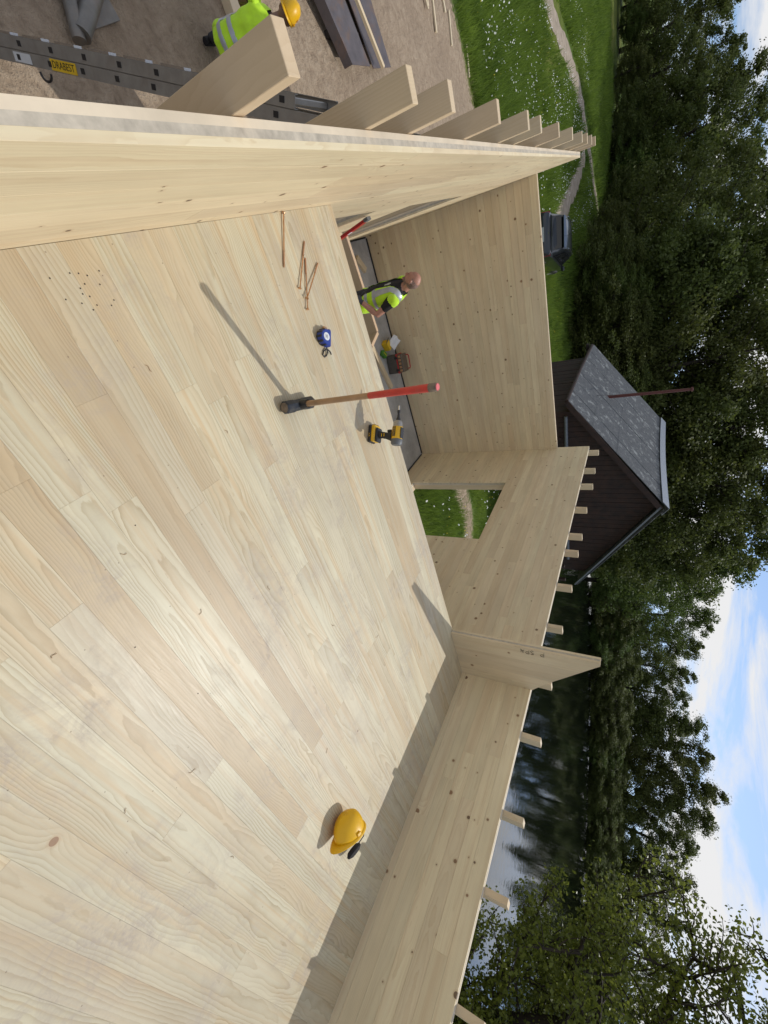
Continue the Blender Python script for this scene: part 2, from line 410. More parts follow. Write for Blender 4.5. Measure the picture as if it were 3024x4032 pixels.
def leaf_mat(name, dark, light, trans=0.25, rough=0.6, patch=0.55, pw=0.45):
    t = NT(name); g = t.n('ShaderNodeNewGeometry'); oi = t.n('ShaderNodeObjectInfo')
    n = t.rng(t.noise(g.outputs['Position'], patch, 4, 0.65), 0.32, 0.68)
    f = t.math('ADD', t.math('MULTIPLY', g.outputs['Random Per Island'], 1 - pw), t.math('MULTIPLY', n, pw))
    c = t.mix(f, dark, light)
    c = t.mix(t.math('MULTIPLY', oi.outputs['Random'], 0.45), c, tuple(v * k for v, k in zip(dark, (1.5, 0.9, 0.8))))
    t.l(c, t.b.inputs['Base Color']); t.b.inputs['Roughness'].default_value = rough; t.b.inputs['Specular IOR Level'].default_value = 0.35
    tr = t.n('ShaderNodeBsdfTranslucent'); t.l(c, tr.inputs['Color'])
    mx = t.n('ShaderNodeMixShader'); mx.inputs['Fac'].default_value = trans
    t.l(t.b.outputs[0], mx.inputs[1]); t.l(tr.outputs[0], mx.inputs[2]); t.l(mx.outputs[0], t.o.inputs['Surface'])
    return t.mat
M['leaf'] = leaf_mat('broadleaf foliage', (0.055, 0.080, 0.018), (0.155, 0.190, 0.042), 0.4)
M['leaf_bright'] = leaf_mat('young foliage', (0.06, 0.105, 0.02), (0.14, 0.205, 0.042), 0.4)
M['leaf_near'] = leaf_mat('alder leaves', (0.10, 0.14, 0.022), (0.26, 0.30, 0.055), 0.5, 0.4)
M['grassblade'] = leaf_mat('meadow grass', (0.06, 0.125, 0.018), (0.29, 0.41, 0.06), 0.5, 0.6, 0.9, 0.65)
M['bark'] = simple('dark bark', (0.04, 0.03, 0.022), 0.9, var=0.4, vscale=6, bump=0.8)
M['petal'] = simple('white petals', (0.70, 0.71, 0.66), 0.8, var=0.05)
M['petal_y'] = simple('yellow petals', (0.65, 0.50, 0.02), 0.7, var=0.1)

def ground_mat():
    t = NT('meadow soil and building sand'); g = t.n('ShaderNodeNewGeometry'); p = g.outputs['Position']
    at = t.n('ShaderNodeAttribute', attribute_name='bare'); bare = at.outputs['Fac']
    n1 = t.noise(p, 0.9, 7, 0.65, 0.3); n2 = t.noise(p, 9.0, 6, 0.7, 0.4); n3 = t.noise(p, 0.12, 4, 0.5); n4 = t.noise(p, 45.0, 3, 0.7)
    sand = t.ramp(n2, [(0.25, (0.22, 0.16, 0.11)), (0.48, (0.40, 0.305, 0.215)), (0.7, (0.51, 0.405, 0.295))])
    sand = t.mix(t.rng(n1, 0.35, 0.65, 0, 0.6), sand, (0.31, 0.23, 0.16))
    sand = t.mix(t.rng(n4, 0.55, 0.75, 0, 0.5), sand, (0.19, 0.15, 0.115))
    gr = t.ramp(n1, [(0.3, (0.05, 0.09, 0.015)), (0.55, (0.10, 0.155, 0.025)), (0.75, (0.17, 0.20, 0.04))])
    gr = t.mix(t.rng(n3, 0.45, 0.65, 0, 0.6), gr, (0.19, 0.185, 0.04))
    gr = t.mix(t.rng(n2, 0.5, 0.75, 0, 0.35), gr, (0.035, 0.05, 0.015))
    m = t.math('MULTIPLY_ADD', t.math('SUBTRACT', n2, 0.5), 0.7, bare)
    t.l(t.mix(t.rng(m, 0.42, 0.58), gr, sand), t.b.inputs['Base Color'])
    t.b.inputs['Roughness'].default_value = 0.95; t.b.inputs['Specular IOR Level'].default_value = 0.2
    t.bump(t.math('ADD', n2, t.math('MULTIPLY', n4, 0.5)), 0.9, 0.06); return t.mat
M['ground'] = ground_mat()
def path_mat():
    t = NT('trodden sandy track'); p = t.n('ShaderNodeNewGeometry').outputs['Position']
    n = t.noise(p, 2.5, 6, 0.7, 0.3)
    t.l(t.ramp(n, [(0.3, (0.22, 0.18, 0.13)), (0.6, (0.38, 0.31, 0.24)), (0.75, (0.44, 0.37, 0.29))]), t.b.inputs['Base Color'])
    t.b.inputs['Roughness'].default_value = 0.95; t.bump(n, 0.5, 0.03); return t.mat
M['path'] = path_mat()
def water_mat():
    t = NT('dark lake water'); p = t.n('ShaderNodeNewGeometry').outputs['Position']
    n = t.noise(t.scaled(p, (0.9, 0.9, 1)), 2.2, 4, 0.55); n2 = t.noise(t.scaled(p, (0.16, 0.16, 1)), 1.0, 3, 0.5)
    t.b.inputs['Base Color'].default_value = (0.004, 0.006, 0.004, 1); t.b.inputs['Roughness'].default_value = 0.03
    t.b.inputs['IOR'].default_value = 1.33; t.b.inputs['Specular IOR Level'].default_value = 1.0
    t.bump(t.math('MULTIPLY', n, t.rng(n2, 0.35, 0.65, 0.25, 1.0)), 0.22, 0.04); return t.mat
M['water'] = water_mat()
def slate_mat():
    t = NT('weathered grey roofing'); tc = t.n('ShaderNodeTexCoord').outputs['Object']
    n = t.noise(tc, 3.2, 7, 0.75, 0.6); n2 = t.noise(tc, 14.0, 4, 0.6)
    c = t.ramp(n2, [(0.3, (0.085, 0.09, 0.095)), (0.7, (0.15, 0.155, 0.16))])
    c = t.mix(t.rng(n, 0.54, 0.62, 0, 0.85), c, (0.34, 0.35, 0.34))
    t.l(c, t.b.inputs['Base Color']); t.b.inputs['Roughness'].default_value = 0.8; t.bump(n2, 0.3, 0.01); return t.mat
M['slate'] = slate_mat()
M['barn'] = simple('dark brown barn boards', (0.034, 0.017, 0.012), 0.75, var=0.55, vscale=5, dirt=(0.06, 0.035, 0.025), dirt_amt=0.35)
M['barn_trim'] = simple('blue-grey gutter', (0.17, 0.185, 0.20), 0.45, metal=0.3)
M['ridge'] = simple('light zinc ridge', (0.36, 0.38, 0.41), 0.4, metal=0.5)
M['oxide'] = simple('oxide red pole', (0.11, 0.028, 0.022), 0.6)
M['car'] = simple('dark metallic car paint', (0.022, 0.026, 0.032), 0.3, metal=0.5, var=0.05)
M['car'].node_tree.nodes['Principled BSDF'].inputs['Coat Weight'].default_value = 0.8
M['glass'] = simple('tinted car glass', (0.012, 0.013, 0.015), 0.04, var=0.05)
M['lamp_red'] = simple('red tail lamp lens', (0.30, 0.01, 0.012), 0.15)
M['plate'] = simple('number plate', (0.6, 0.6, 0.58), 0.4, var=0.03)

# ------------------------------------------------------------------ ground and lake
LAKE = np.array([(13.5, -60), (13.2, -10), (13.0, 2), (14.5, 9), (19, 17), (25, 27), (34, 40), (45.5, 47), (62.5, 43), (76, 38), (88, 31), (112, 14), (150, -20), (160, -60)], float)
def seg_dist(px, py, poly, closed=True):
    d = np.full(px.shape, 1e9); n = len(poly)
    for i in range(n if closed else n - 1):
        a = poly[i]; b = poly[(i + 1) % n]; ab = b - a; L = ab @ ab
        t = np.clip(((px - a[0]) * ab[0] + (py - a[1]) * ab[1]) / L, 0, 1)
        d = np.minimum(d, np.hypot(px - a[0] - t * ab[0], py - a[1] - t * ab[1]))
    return d
def inside(px, py, poly):
    r = np.zeros(px.shape, bool); n = len(poly); j = n - 1
    for i in range(n):
        xi, yi = poly[i]; xj, yj = poly[j]
        c = ((yi > py) != (yj > py)) & (px < (xj - xi) * (py - yi) / (yj - yi + 1e-12) + xi)
        r ^= c; j = i
    return r
def sstep(a, b, x):
    t = np.clip((x - a) / (b - a), 0, 1); return t * t * (3 - 2 * t)
WATER_Z = -4.0
def ground_z(px, py):
    px = np.asarray(px, float); py = np.asarray(py, float)
    z = -2.85 - 0.50 * sstep(11, 24, py) + 0.35 * sstep(30, 60, py)
    z = z + 0.05 * np.sin(px * 0.31 + 1.0) * np.cos(py * 0.27) * sstep(12, 20, np.abs(px) + np.abs(py - 3))
    z = z + 0.03 * np.sin(px * 2.3 + py * 1.7) * np.sin(py * 2.9 - px * 1.1) * np.where(px < -0.8, 1, 0.4)
    d = seg_dist(px, py, LAKE); ins = inside(px, py, LAKE)
    land = -3.97 + (z + 3.97) * sstep(0, 8, d)
    z = np.where(ins, -4.0 - np.minimum(1.5, 0.25 + 0.35 * d), np.minimum(z, land))
    return z
def bare_mask(px, py):
    yard = 1 - sstep(14.5, 17.0, py + 0.6 * np.sin(px * 0.9)); yard = yard * (1 - sstep(2.5, 4.2, px)) * sstep(-16, -12, px)
    side = np.exp(-((py - 9.5 - 0.12 * np.sin(px * 2.0)) / 0.75) ** 2) * 0.62 * sstep(4.3, 4.8, px) * (1 - sstep(9.5, 11, px))          # strip of bare earth past the right-hand wall
    return np.clip(np.maximum(yard, side), 0, 1)
gx = np.concatenate([np.linspace(-700, -60, 9), np.linspace(-50, -9, 24), np.arange(-8, 16, 0.2), np.linspace(16.5, 60, 44), np.linspace(66, 170, 24), np.linspace(200, 800, 9)])
gy = np.concatenate([np.linspace(-500, -20, 9), np.linspace(-15, -3, 8), np.arange(-2, 22, 0.2), np.linspace(22.5, 70, 60), np.linspace(75, 150, 18), np.linspace(180, 900, 9)])
X, Y = np.meshgrid(gx, gy); Z = ground_z(X, Y)
nx, ny = len(gx), len(gy); ii = np.arange(nx * ny).reshape(ny, nx)
me = np_mesh('ground', np.stack([X.ravel(), Y.ravel(), Z.ravel()], 1), np.stack([ii[:-1, :-1].ravel(), ii[:-1, 1:].ravel(), ii[1:, 1:].ravel(), ii[1:, :-1].ravel()], 1), M['ground'], True)
at = me.attributes.new('bare', 'FLOAT', 'POINT'); at.data.foreach_set('value', bare_mask(X.ravel(), Y.ravel()).astype(np.float32))
tag(link('ground', me), kind='structure')
wm = MB(); lx = [(13, -60), (160, -60), (160, -20), (112, 16), (45, 50), (30, 42), (12, 12), (12, -10)]
wm.add([(x, y, WATER_Z) for x, y in lx], [tuple(range(len(lx)))])
tag(wm.build('lake_water', M['water']), kind='structure')

def strip(name, pts, ws, dz=0.012):
    """a track laid over the ground"""
    pts = np.array(pts, float); n = 60; t = np.linspace(0, len(pts) - 1, n)
    cx = np.interp(t, range(len(pts)), pts[:, 0]); cy = np.interp(t, range(len(pts)), pts[:, 1]); w = np.interp(t, range(len(pts)), ws)
    tx = np.gradient(cx); ty = np.gradient(cy); L = np.hypot(tx, ty); tx /= L; ty /= L
    rg = np.random.default_rng(3); V = []
    for k, s in enumerate(np.linspace(-1, 1, 5)):
        j = 1 + 0.22 * rg.normal(size=n) * (abs(s) > 0.9)
        vx = cx - ty * w * s * 0.5 * j; vy = cy + tx * w * s * 0.5 * j
        V.append(np.stack([vx, vy, ground_z(vx, vy) + dz + 0.03 * (1 - s * s)], 1))
    V = np.concatenate(V); i = np.arange(5 * n).reshape(5, n)
    F = np.stack([i[:-1, :-1].ravel(), i[1:, :-1].ravel(), i[1:, 1:].ravel(), i[:-1, 1:].ravel()], 1)
    return tag(link(name, np_mesh(name, V, F, M['path'], True)), kind='structure')
PATH1 = [(-14, 18), (-9.5, 26), (-7.7, 32), (-6.4, 38), (-5.2, 42.5), (-2.5, 46.0), (0.6, 49.5), (2.5, 52)]
PATH2 = [(-2.0, 44.0), (-0.2, 39), (0.9, 34), (1.4, 29.5), (1.5, 26)]
strip('path', PATH1, [1.0, 1.0, 1.1, 1.2, 1.5, 1.3, 1.0, 0.8])
strip('path', PATH2, [1.1, 1.3, 1.4, 1.3, 1.0])

# ------------------------------------------------------------------ the house
XL, XR, YB, YD = -0.302, 3.866, 7.443, 2.487          # inner faces of the walls, far edge of the deck
Z0, HW, HB = -2.623, 0.70, 0.169                      # slab, tops of the long walls, top of the end wall
LAY = 0.0195
rng = random.Random(11)
def tone(honey=None, pink=None, br=None, r=rng):
    h = honey if honey is not None else max(0, min(1, r.gauss(0.12, 0.22)))
    p = pink if pink is not None else max(0, min(1, r.gauss(0.05, 0.16)))
    b = br if br is not None else r.uniform(0.95, 1.03)
    return (h, p, b, 1)
_box_cache = {}
def board(name, L, W, T, mat, parent, mtx, col, ch=0.0012):
    key = (round(L, 3), round(W, 3), round(T, 4), mat.name)
    me = _box_cache.get(key)
    if me is None:
        vs, fs = chamfer_box(L / 2, W / 2, T / 2, ch)
        me = bpy.data.meshes.new(name); me.from_pydata(vs, [], fs); me.update()
        bm = bmesh.new(); bm.from_mesh(me); bmesh.ops.recalc_face_normals(bm, faces=bm.faces); bm.to_mesh(me); bm.free()
        me.materials.append(mat); _box_cache[key] = me
    o = bpy.data.objects.new(name, me); COL.objects.link(o); o.parent = parent; o.matrix_local = mtx; o.color = col
    return o

# deck: rows of boards running across, each with butt joints
deck = empty('floor', (0, 0, 0), kind='structure')
MB().box(((XL + XR) / 2, (YD - 1.7) / 2, -0.075), (XR - XL - 0.004, YD + 1.7 - 0.004, 0.106)).build('core_layer', M['endgrain'], deck)
y = YD; row = 0
while y > -1.65:
    w = rng.choice([0.112, 0.1135, 0.1135, 0.115]); x = XL + 0.001
    rowt = rng.random(); off = rng.uniform(0.25, 1.2); first = True
    while x < XR - 0.01:
        L = off if first else rng.uniform(0.9, 2.6); first = False
        if XR - (x + L) < 0.28: L = XR - 0.001 - x
        yc = y - w / 2
        rr = rng.random()
        col = tone()
        if rr < 0.12: col = tone(rng.uniform(0.45, 0.8), 0.1, rng.uniform(0.94, 0.99))
        elif rr < 0.24: col = tone(0.1, rng.uniform(0.25, 0.5), rng.uniform(0.95, 1.0))
        elif rr < 0.42: col = tone(0.0, 0.0, rng.uniform(1.02, 1.08))
        if 0.68 < yc < 0.84 and x < 1.0: col = (0.95, 0.25, 0.88, 1)
        if 0.30 < yc < 0.42 and x < 0.4: col = (1.0, 0.1, 0.92, 1)
        flip = math.pi if rng.random() < 0.5 else 0
        board('plank', L - 0.0002, w - 0.0003, 0.022, M['deck'], deck, Matrix.Translation((x + L / 2, yc, -0.011 + rng.uniform(-0.0002, 0.0002))) @ Matrix.Rotation(flip, 4, 'Z'), col, 0.0003)
        x += L
    y -= w; row += 1

def cut_rects(u0, u1, v0, v1, holes):
    us = sorted({u0, u1, *[c for h in holes for c in h[:2] if u0 < c < u1]}); vs = sorted({v0, v1, *[c for h in holes for c in h[2:] if v0 < c < v1]})
    out = []
    for j in range(len(vs) - 1):
        run = None
        for i in range(len(us) - 1):
            cu, cv = (us[i] + us[i + 1]) / 2, (vs[j] + vs[j + 1]) / 2
            solid = not any(h[0] < cu < h[1] and h[2] < cv < h[3] for h in holes)
            if solid:
                run = [run[0], us[i + 1]] if run else [us[i], us[i + 1]]
            if (not solid or i == len(us) - 2) and run:
                out.append((run[0], run[1], vs[j], vs[j + 1])); run = None
    return out

def wall(name, label, axis, face, inward, u0, u1, v0, v1, holes=(), rowh=(0.10, 0.125), seed=1, seglen=(0.9, 2.6), joint=0.0016):
    """axis 'Y': the wall runs along y at x=face; axis 'X': runs along x at y=face. inward = +1/-1 direction of the room"""
    r = random.Random(seed)
    o = (face, u0, v0) if axis == 'Y' else (u0, face, v0)
    root = empty(name, o, label=label, cat='wall')
    def P(u, v, d):        # d = depth into the wall from the inner face
        return Vector((face - inward * d, u, v)) - Vector(o) if axis == 'Y' else Vector((u, face - inward * d, v)) - Vector(o)
    def layer(nm, d0, d1, mat):
        mb = MB()
        for (a, b, c, e) in cut_rects(u0, u1, v0, v1, holes):
            c0 = P((a + b) / 2, (c + e) / 2, (d0 + d1) / 2); sz = (d1 - d0, b - a, e - c) if axis == 'Y' else (b - a, d1 - d0, e - c)
            mb.box(c0, sz)
        return mb.build(nm, mat, root)
    layer('core_layer', LAY, 2 * LAY, M['endgrain']); 
    if axis == 'Y': Mr = Matrix(((0, 0, inward, 0), (1, 0, 0, 0), (0, inward, 0, 0), (0, 0, 0, 1)))
    else: Mr = Matrix(((1, 0, 0, 0), (0, 0, -1, 0), (0, 1, 0, 0), (0, 0, 0, 1))) if inward < 0 else Matrix(((1, 0, 0, 0), (0, 0, 1, 0), (0, -1, 0, 0), (0, 0, 0, 1)))
    rows = []
    bands = sorted({v0, v1, *[h[2] for h in holes], *[h[3] for h in holes]})
    for a, b in zip(bands[:-1], bands[1:]):
        n = max(1, round((b - a) / r.uniform(*rowh))); rows += [(a + (b - a) * k / n, a + (b - a) * (k + 1) / n) for k in range(n)]
    for (va, vb) in rows:
        spans = [(q[0], q[1]) for q in cut_rects(u0, u1, va, vb, [h for h in holes if h[2] < (va + vb) / 2 < h[3]])]
        for (a, b) in spans:
            u = a; first = True
            while u < b - 0.005:
                L = r.uniform(0.4, seglen[1]) if first else r.uniform(*seglen); first = False
                if b - (u + L) < 0.35: L = b - u
                rr = r.random(); col = tone(r=r)
                if rr < 0.10: col = tone(r.uniform(0.3, 0.55), 0.1, r.uniform(0.97, 1.0), r)
                elif rr < 0.2: col = tone(0.1, r.uniform(0.2, 0.4), r.uniform(0.97, 1.0), r)
                board('board', L - 0.0002, vb - va - joint, LAY, M['wall'], root, Matrix.Translation(P(u + L / 2, (va + vb) / 2, LAY / 2 + r.uniform(0, 0.0005))) @ Mr @ Matrix.Rotation(math.pi if r.random() < .5 else 0, 4, 'Z'), col, 0.0005)
                u += L
    # outer skin: long boards too, seen along the top edge
    mb = MB()
    for (a, b, c, e) in cut_rects(u0, u1, v0, v1, holes):
        c0 = P((a + b) / 2, (c + e) / 2, 2.5 * LAY); sz = (LAY, b - a, e - c) if axis == 'Y' else (b - a, LAY, e - c)
        mb.box(c0, sz)
    mb.build('outer_layer', M['stud_y' if axis == 'Y' else 'stud'], root)
    return root, P

M['stud_y'] = simple('planed spruce layer', (0.66, 0.55, 0.40), 0.6, var=0.12, vscale=6)
WIN = (4.665, 6.255, -2.30, -0.49)
left, PL = wall('timber_wall', 'long pale timber wall at the left with wide layered top edge and studs outside', 'Y', XL, 1, -1.4, YB + 0.06, Z0, HW, [(2.75, 3.87, -1.75, -0.455), WIN], (0.12, 0.14), 3, (1.6, 3.4), 0.0004)
right, PR = wall('timber_wall', 'long timber wall beside the deck on the lake side with one window opening', 'Y', XR, -1, -1.6, YB + 0.06, Z0, HW, [WIN], (0.098, 0.112), 5, (1.2, 3.0), 0.0009)
back, PB = wall('timber_wall', 'knotty timber end wall behind the bald worker in the sunken room', 'X', YB, -1, XL + 0.001, XR - 0.001, Z0, HB, [], (0.105, 0.118), 8, (1.0, 2.8), 0.0016)
def stud(parent, P, yy, top, depth=0.095, th=0.045, bottom=Z0 - 0.2, inward=1, off=0.0):
    c = P(yy, (top + bottom) / 2, 3 * LAY + depth / 2 + 0.001 + off)
    Mr = Matrix(((0, inward, 0, 0), (0, 0, 1, 0), (1, 0, 0, 0), (0, 0, 0, 1)))
    ln = Matrix.Rotation(R(rng.uniform(-0.35, 0.35)), 4, 'X') @ Matrix.Rotation(R(rng.uniform(-1.5, 1.5)), 4, 'Z')
    return board('stud', top - bottom, depth - 0.001, th, M['stud'], parent, Matrix.Translation(c + Vector((-inward * 0.0025, 0, 0))) @ ln @ Mr, tone(br=rng.uniform(0.92, 1.0)), 0.0015)
for yy in (1.09, 1.742, 2.10, 2.80, 3.485, 3.89, 4.643, 5.38, 6.13, 6.57, 7.05, 7.47):
    t_ = 0.885 + rng.uniform(-0.006, 0.004)
    stud(left, PL, yy, t_, bottom=WIN[3] + 0.05 if WIN[0] - 0.03 < yy < WIN[1] + 0.03 or 2.72 < yy < 3.9 else Z0 - 0.2)
for yy in (7.45, 6.81, 6.30, 5.65, 5.0, 4.64, 3.99, 3.33, 2.61, 2.02, 1.35, 0.818, 0.21, -0.5):
    t_ = 0.862 + rng.uniform(-0.008, 0.012)
    stud(right, PR, yy, t_, inward=-1, bottom=WIN[3] + 0.05 if WIN[0] - 0.03 < yy < WIN[1] + 0.03 else Z0 - 0.2)
# deep linings of the window openings
for P, par, s in ((PL, left, 1), (PR, right, -1)):
    for yy in (WIN[0] - 0.024, WIN[1] + 0.024):
        c = P(yy, (WIN[2] + WIN[3]) / 2, 3 * LAY + 0.05)
        Mr = Matrix(((0, s, 0, 0), (0, 0, 1, 0), (1, 0, 0, 0), (0, 0, 0, 1)))
        board('window_lining', WIN[3] - WIN[2] + 0.09, 0.094, 0.044, M['stud'], par, Matrix.Translation(c) @ Mr, tone(0.3))
    for zz in (WIN[2] - 0.024, WIN[3] + 0.024):
        c = P((WIN[0] + WIN[1]) / 2, zz, 3 * LAY + 0.05)
        Mr = Matrix(((0, 0, 1, 0), (1, 0, 0, 0), (0, 1, 0, 0), (0, 0, 0, 1)))
        board('window_lining', WIN[1] - WIN[0] - 0.004, 0.044, 0.094, M['stud'], par, Matrix.Translation(c) @ Mr, tone(0.2))

# short cross wall with its sloping top, standing on the deck against the lake wall
ST_Y0, ST_T = 2.437, 0.058
stub = empty('cross_wall', (3.244, ST_Y0, 0), label='short cross wall with sloping top and marker writing at the deck edge', cat='wall')
M['stub'] = M['wall']
# vertical boards, each cut to the slope
def top_at(xx):
    pts = [(3.244, 1.314), (3.285, 1.312), (3.72, 0.845), (XR, 0.715)]
    for (a, za), (b, zb) in zip(pts[:-1], pts[1:]):
        if a <= xx <= b: return za + (zb - za) * (xx - a) / (b - a)
    return 0.715
xs = [3.244, 3.315, 3.43, 3.55, 3.66, 3.77, XR - 0.001]
for layer_i, (d0, d1) in enumerate(((0.0, LAY), (2 * LAY, 3 * LAY))):
    for a, b in zip(xs[:-1], xs[1:]):
        a2, b2 = a + 0.0004, b - 0.0004
        pl = [(a2, 0.0015), (b2, 0.0015), (b2, top_at(b2))] + ([(3.285, 1.312)] if a2 < 3.285 < b2 else []) + ([(3.72, 0.845)] if a2 < 3.72 < b2 else []) + [(a2, top_at(a2))]
        cx, cz = (a + b) / 2, 0.5
        # local x runs up the board so that the grain stands upright
        mb = MB(); mb.prism([(q - cz, -(p - cx)) for p, q in pl], d1 - d0, z0=-(d1 - d0) / 2)
        o = mb.build('board', M['stub'], stub); o.matrix_local = Matrix.Translation((cx - 3.244, (d0 + d1) / 2, cz)) @ Matrix(((0, -1, 0, 0), (0, 0, -1, 0), (1, 0, 0, 0), (0, 0, 0, 1)))
        o.color = tone(rng.uniform(0.1, 0.5), rng.uniform(0, 0.3), rng.uniform(0.92, 1.0))
mb = MB(); mb.prism([(3.246, 0.002), (XR - 0.002, 0.002), (XR - 0.002, 0.708), (3.72, 0.838), (3.285, 1.305), (3.246, 1.307)], LAY, Matrix(((1, 0, 0, -3.244), (0, 0, 1, LAY), (0, 1, 0, 0), (0, 0, 0, 1))))
mb.build('core_layer', M['endgrain'], stub)
# the joiner's marker writing, running down the edge: P SPA
GLY = {'P': [[(0, 0), (0.05, 1.0)], [(0.05, 1.0), (0.5, 0.95), (0.55, 0.65), (0.35, 0.48), (0.03, 0.5)]],
       'S': [[(0.5, 0.9), (0.3, 1.0), (0.08, 0.85), (0.15, 0.6), (0.42, 0.45), (0.5, 0.2), (0.3, 0.0), (0.05, 0.1)]],
       'A': [[(0, 0), (0.22, 1.0), (0.5, 0.02)], [(0.08, 0.4), (0.45, 0.38)], [(0.5, 0.02), (0.55, 0.9)]]}
wr = MB(); penx = 0
for chh in 'P SPA':
    if chh == ' ': penx += 0.75; continue
    for st in GLY[chh]:
        pp = []
        for (gx_, gz_) in st:
            s_along = (penx + gx_) * 0.058; up_ = gz_ * 0.052
            pp.append((0.018 + up_, -0.0012, 0.87 - s_along))
        wr.tube(pp, 0.0030, 6, flat=0.4)
    penx += 0.72
wr.build('marker_writing', M['marker'], stub)

# slab of the sunken room, membrane along its edges
tag(MB().box(((XL + XR) / 2, (YB + 0.0) / 2 + 1.0, Z0 - 0.1), (XR - XL + 0.3, YB - 1.7 + 0.3, 0.198)).build('concrete_slab', M['concrete']), kind='structure')
for nm, c, s in (('membrane', ((XL + XR) / 2, YB - 0.014, Z0 + 0.010), (XR - XL - 0.06, 0.024, 0.018)), ('membrane', (XR - 0.014, 5.1, Z0 + 0.010), (0.026, 4.6, 0.018)), ('membrane', (XL + 0.014, 5.1, Z0 + 0.010), (0.022, 4.6, 0.018))):
    tag(MB().box(c, s, ch=0.004).build(nm, M['tar']), ['black sealing strip along the foot of the end wall', 'black sealing strip along the foot of the lake wall', 'black sealing strip along the foot of the left wall'][0 if c[1] > 7 else (1 if c[0] > 2 else 2)], 'strip')

# ------------------------------------------------------------------ the old barn
def barn():
    th = 0.06; d = Vector((math.sin(th), math.cos(th), 0)); n = Vector((math.cos(th), -math.sin(th), 0)); up = Vector((0, 0, 1))
    Pk = Vector((8.51, 12.35, 2.08)); L = 6.75; wl, wr = 3.52, 3.38; ez = -0.385; gz = -3.15
    root = empty('barn', (8.51, 12.35, gz), label='dark tarred wooden barn with weathered grey roof behind the end wall', cat='barn')
    def W(a, b, z): return Pk + n * a + d * b + Vector((0, 0, z - Pk.z)) - Vector(root.location)     # a across, b along the ridge
    IN = 0.42                                                                                     # roof overhang over the gable and the eaves
    sl = (2.08 - ez) / wl; sr = (2.08 - ez) / wr
    # walls: upright boards of the gable, each cut to the rake, and of the left side
    k = 0; r = random.Random(4); a = -(wl - IN)
    bw = 0.165
    while a < wr - IN:
        b2 = min(a + bw, wr - IN)
        def tz(q): return 2.0 - (sl * -q if q < 0 else sr * q)
        pts = [(a + .004, gz), (b2 - .004, gz), (b2 - .004, tz(b2))] + ([(0, 2.0)] if a < 0 < b2 else []) + [(a + .004, tz(a))]
        dep = 0.30 + r.uniform(-0.008, 0.008)
        mb = MB(); mb.add([W(p, dep, q) for p, q in pts] + [W(p, dep + 0.03, q) for p, q in pts],
                          [tuple(range(len(pts))), tuple(range(len(pts), 2 * len(pts)))[::-1]] + [(i, (i + 1) % len(pts), (i + 1) % len(pts) + len(pts), i + len(pts)) for i in range(len(pts))])
        o = mb.build('board', M['barn'], root); a = b2
    y_ = 0.33
    while y_ < L - 0.3:
        dep = -(wl - IN) + r.uniform(-0.008, 0.008); zt = ez + 0.18
        mb = MB(); q = [(y_ + .004, gz), (y_ + bw - .004, gz), (y_ + bw - .004, zt), (y_ + .004, zt)]
        mb.add([W(dep, p, z) for p, z in q] + [W(dep + .03, p, z) for p, z in q], [(0, 1, 2, 3), (7, 6, 5, 4), (0, 1, 5, 4), (1, 2, 6, 5), (2, 3, 7, 6), (3, 0, 4, 7)])
        mb.build('board', M['barn'], root); y_ += bw
    mb = MB()    # back and right walls
    for (a0, b0, a1, b1) in ((wr - IN, 0.34, wr - IN, L - 0.3), (-(wl - IN), L - 0.3, wr - IN, L - 0.3)):
        mb.add([W(a0, b0, gz), W(a1, b1, gz), W(a1, b1, ez + .2), W(a0, b0, ez + .2)], [(0, 1, 2, 3)])
    mb.build('wall', M['barn'], root)
    # roof: overlapping corrugated sheets, three courses on the visible slope
    rf = None
    for side, w, s_ in ((-1, wl, sl), (1, wr, sr)):
        rows, cols = 4, 7
        for i in range(rows):
            for j in range(cols):
                u0, u1 = w * i / rows, w * (i + 1) / rows + 0.06; b0, b1 = L * j / cols, L * (j + 1) / cols + 0.02
                if i == rows - 1: u1 = w
                nb = 13; V = []; lift = 0.022 * (rows - i) + 0.004 * (j % 2) + r.uniform(0, 0.006)
                for q in range(nb):
                    bb = b0 + (b1 - b0) * q / (nb - 1); cor = 0.014 * math.cos(q * math.pi)
                    for uu in (u0, u1):
                        sag = -0.05 * math.sin(math.pi * bb / L)
                        V.append(W(side * uu, bb, 2.08 - s_ * uu + lift + cor + sag - (0.02 if uu == u1 else 0)))
                F = [(2 * q, 2 * q + 1, 2 * q + 3, 2 * q + 2) for q in range(nb - 1)]
                o = MB().add(V, F).build('roof_sheet', M['slate'], root)
                sol = o.modifiers.new('s', 'SOLIDIFY'); sol.thickness = 0.012
    for side, w, s_ in ((-1, wl, sl), (1, wr, sr)):     # barge boards along the front rakes and eave boards
        pts = [W(0, -0.03, 2.06), W(side * w, -0.03, 2.06 - s_ * w)]
        dv = (pts[1] - pts[0]); mid = (pts[0] + pts[1]) / 2
        mx = basis(dv, d, mid); mb = MB(); mb.box((0, 0, 0), (dv.length, 0.03, 0.15))
        o = mb.build('barge_board', M['barn_trim'] if side > 0 else M['barn'], root); o.matrix_local = mx @ Matrix.Translation((0, 0, -0.05 * (1 if mx.to_3x3().col[2].z > 0 else -1)))
        if side > 0:
            o.scale = (1, 1, 0.35)
    e0, e1 = W(-wl, 0, ez - 0.05), W(-wl, L, ez - 0.05); mb = MB(); mb.tube([e0, (e0 + e1) / 2 - up * .03, e1], 0.055, 8); mb.build('eave_beam', M['barn'], root)
    # pale zinc ridge cap, sagging a little
    V = []
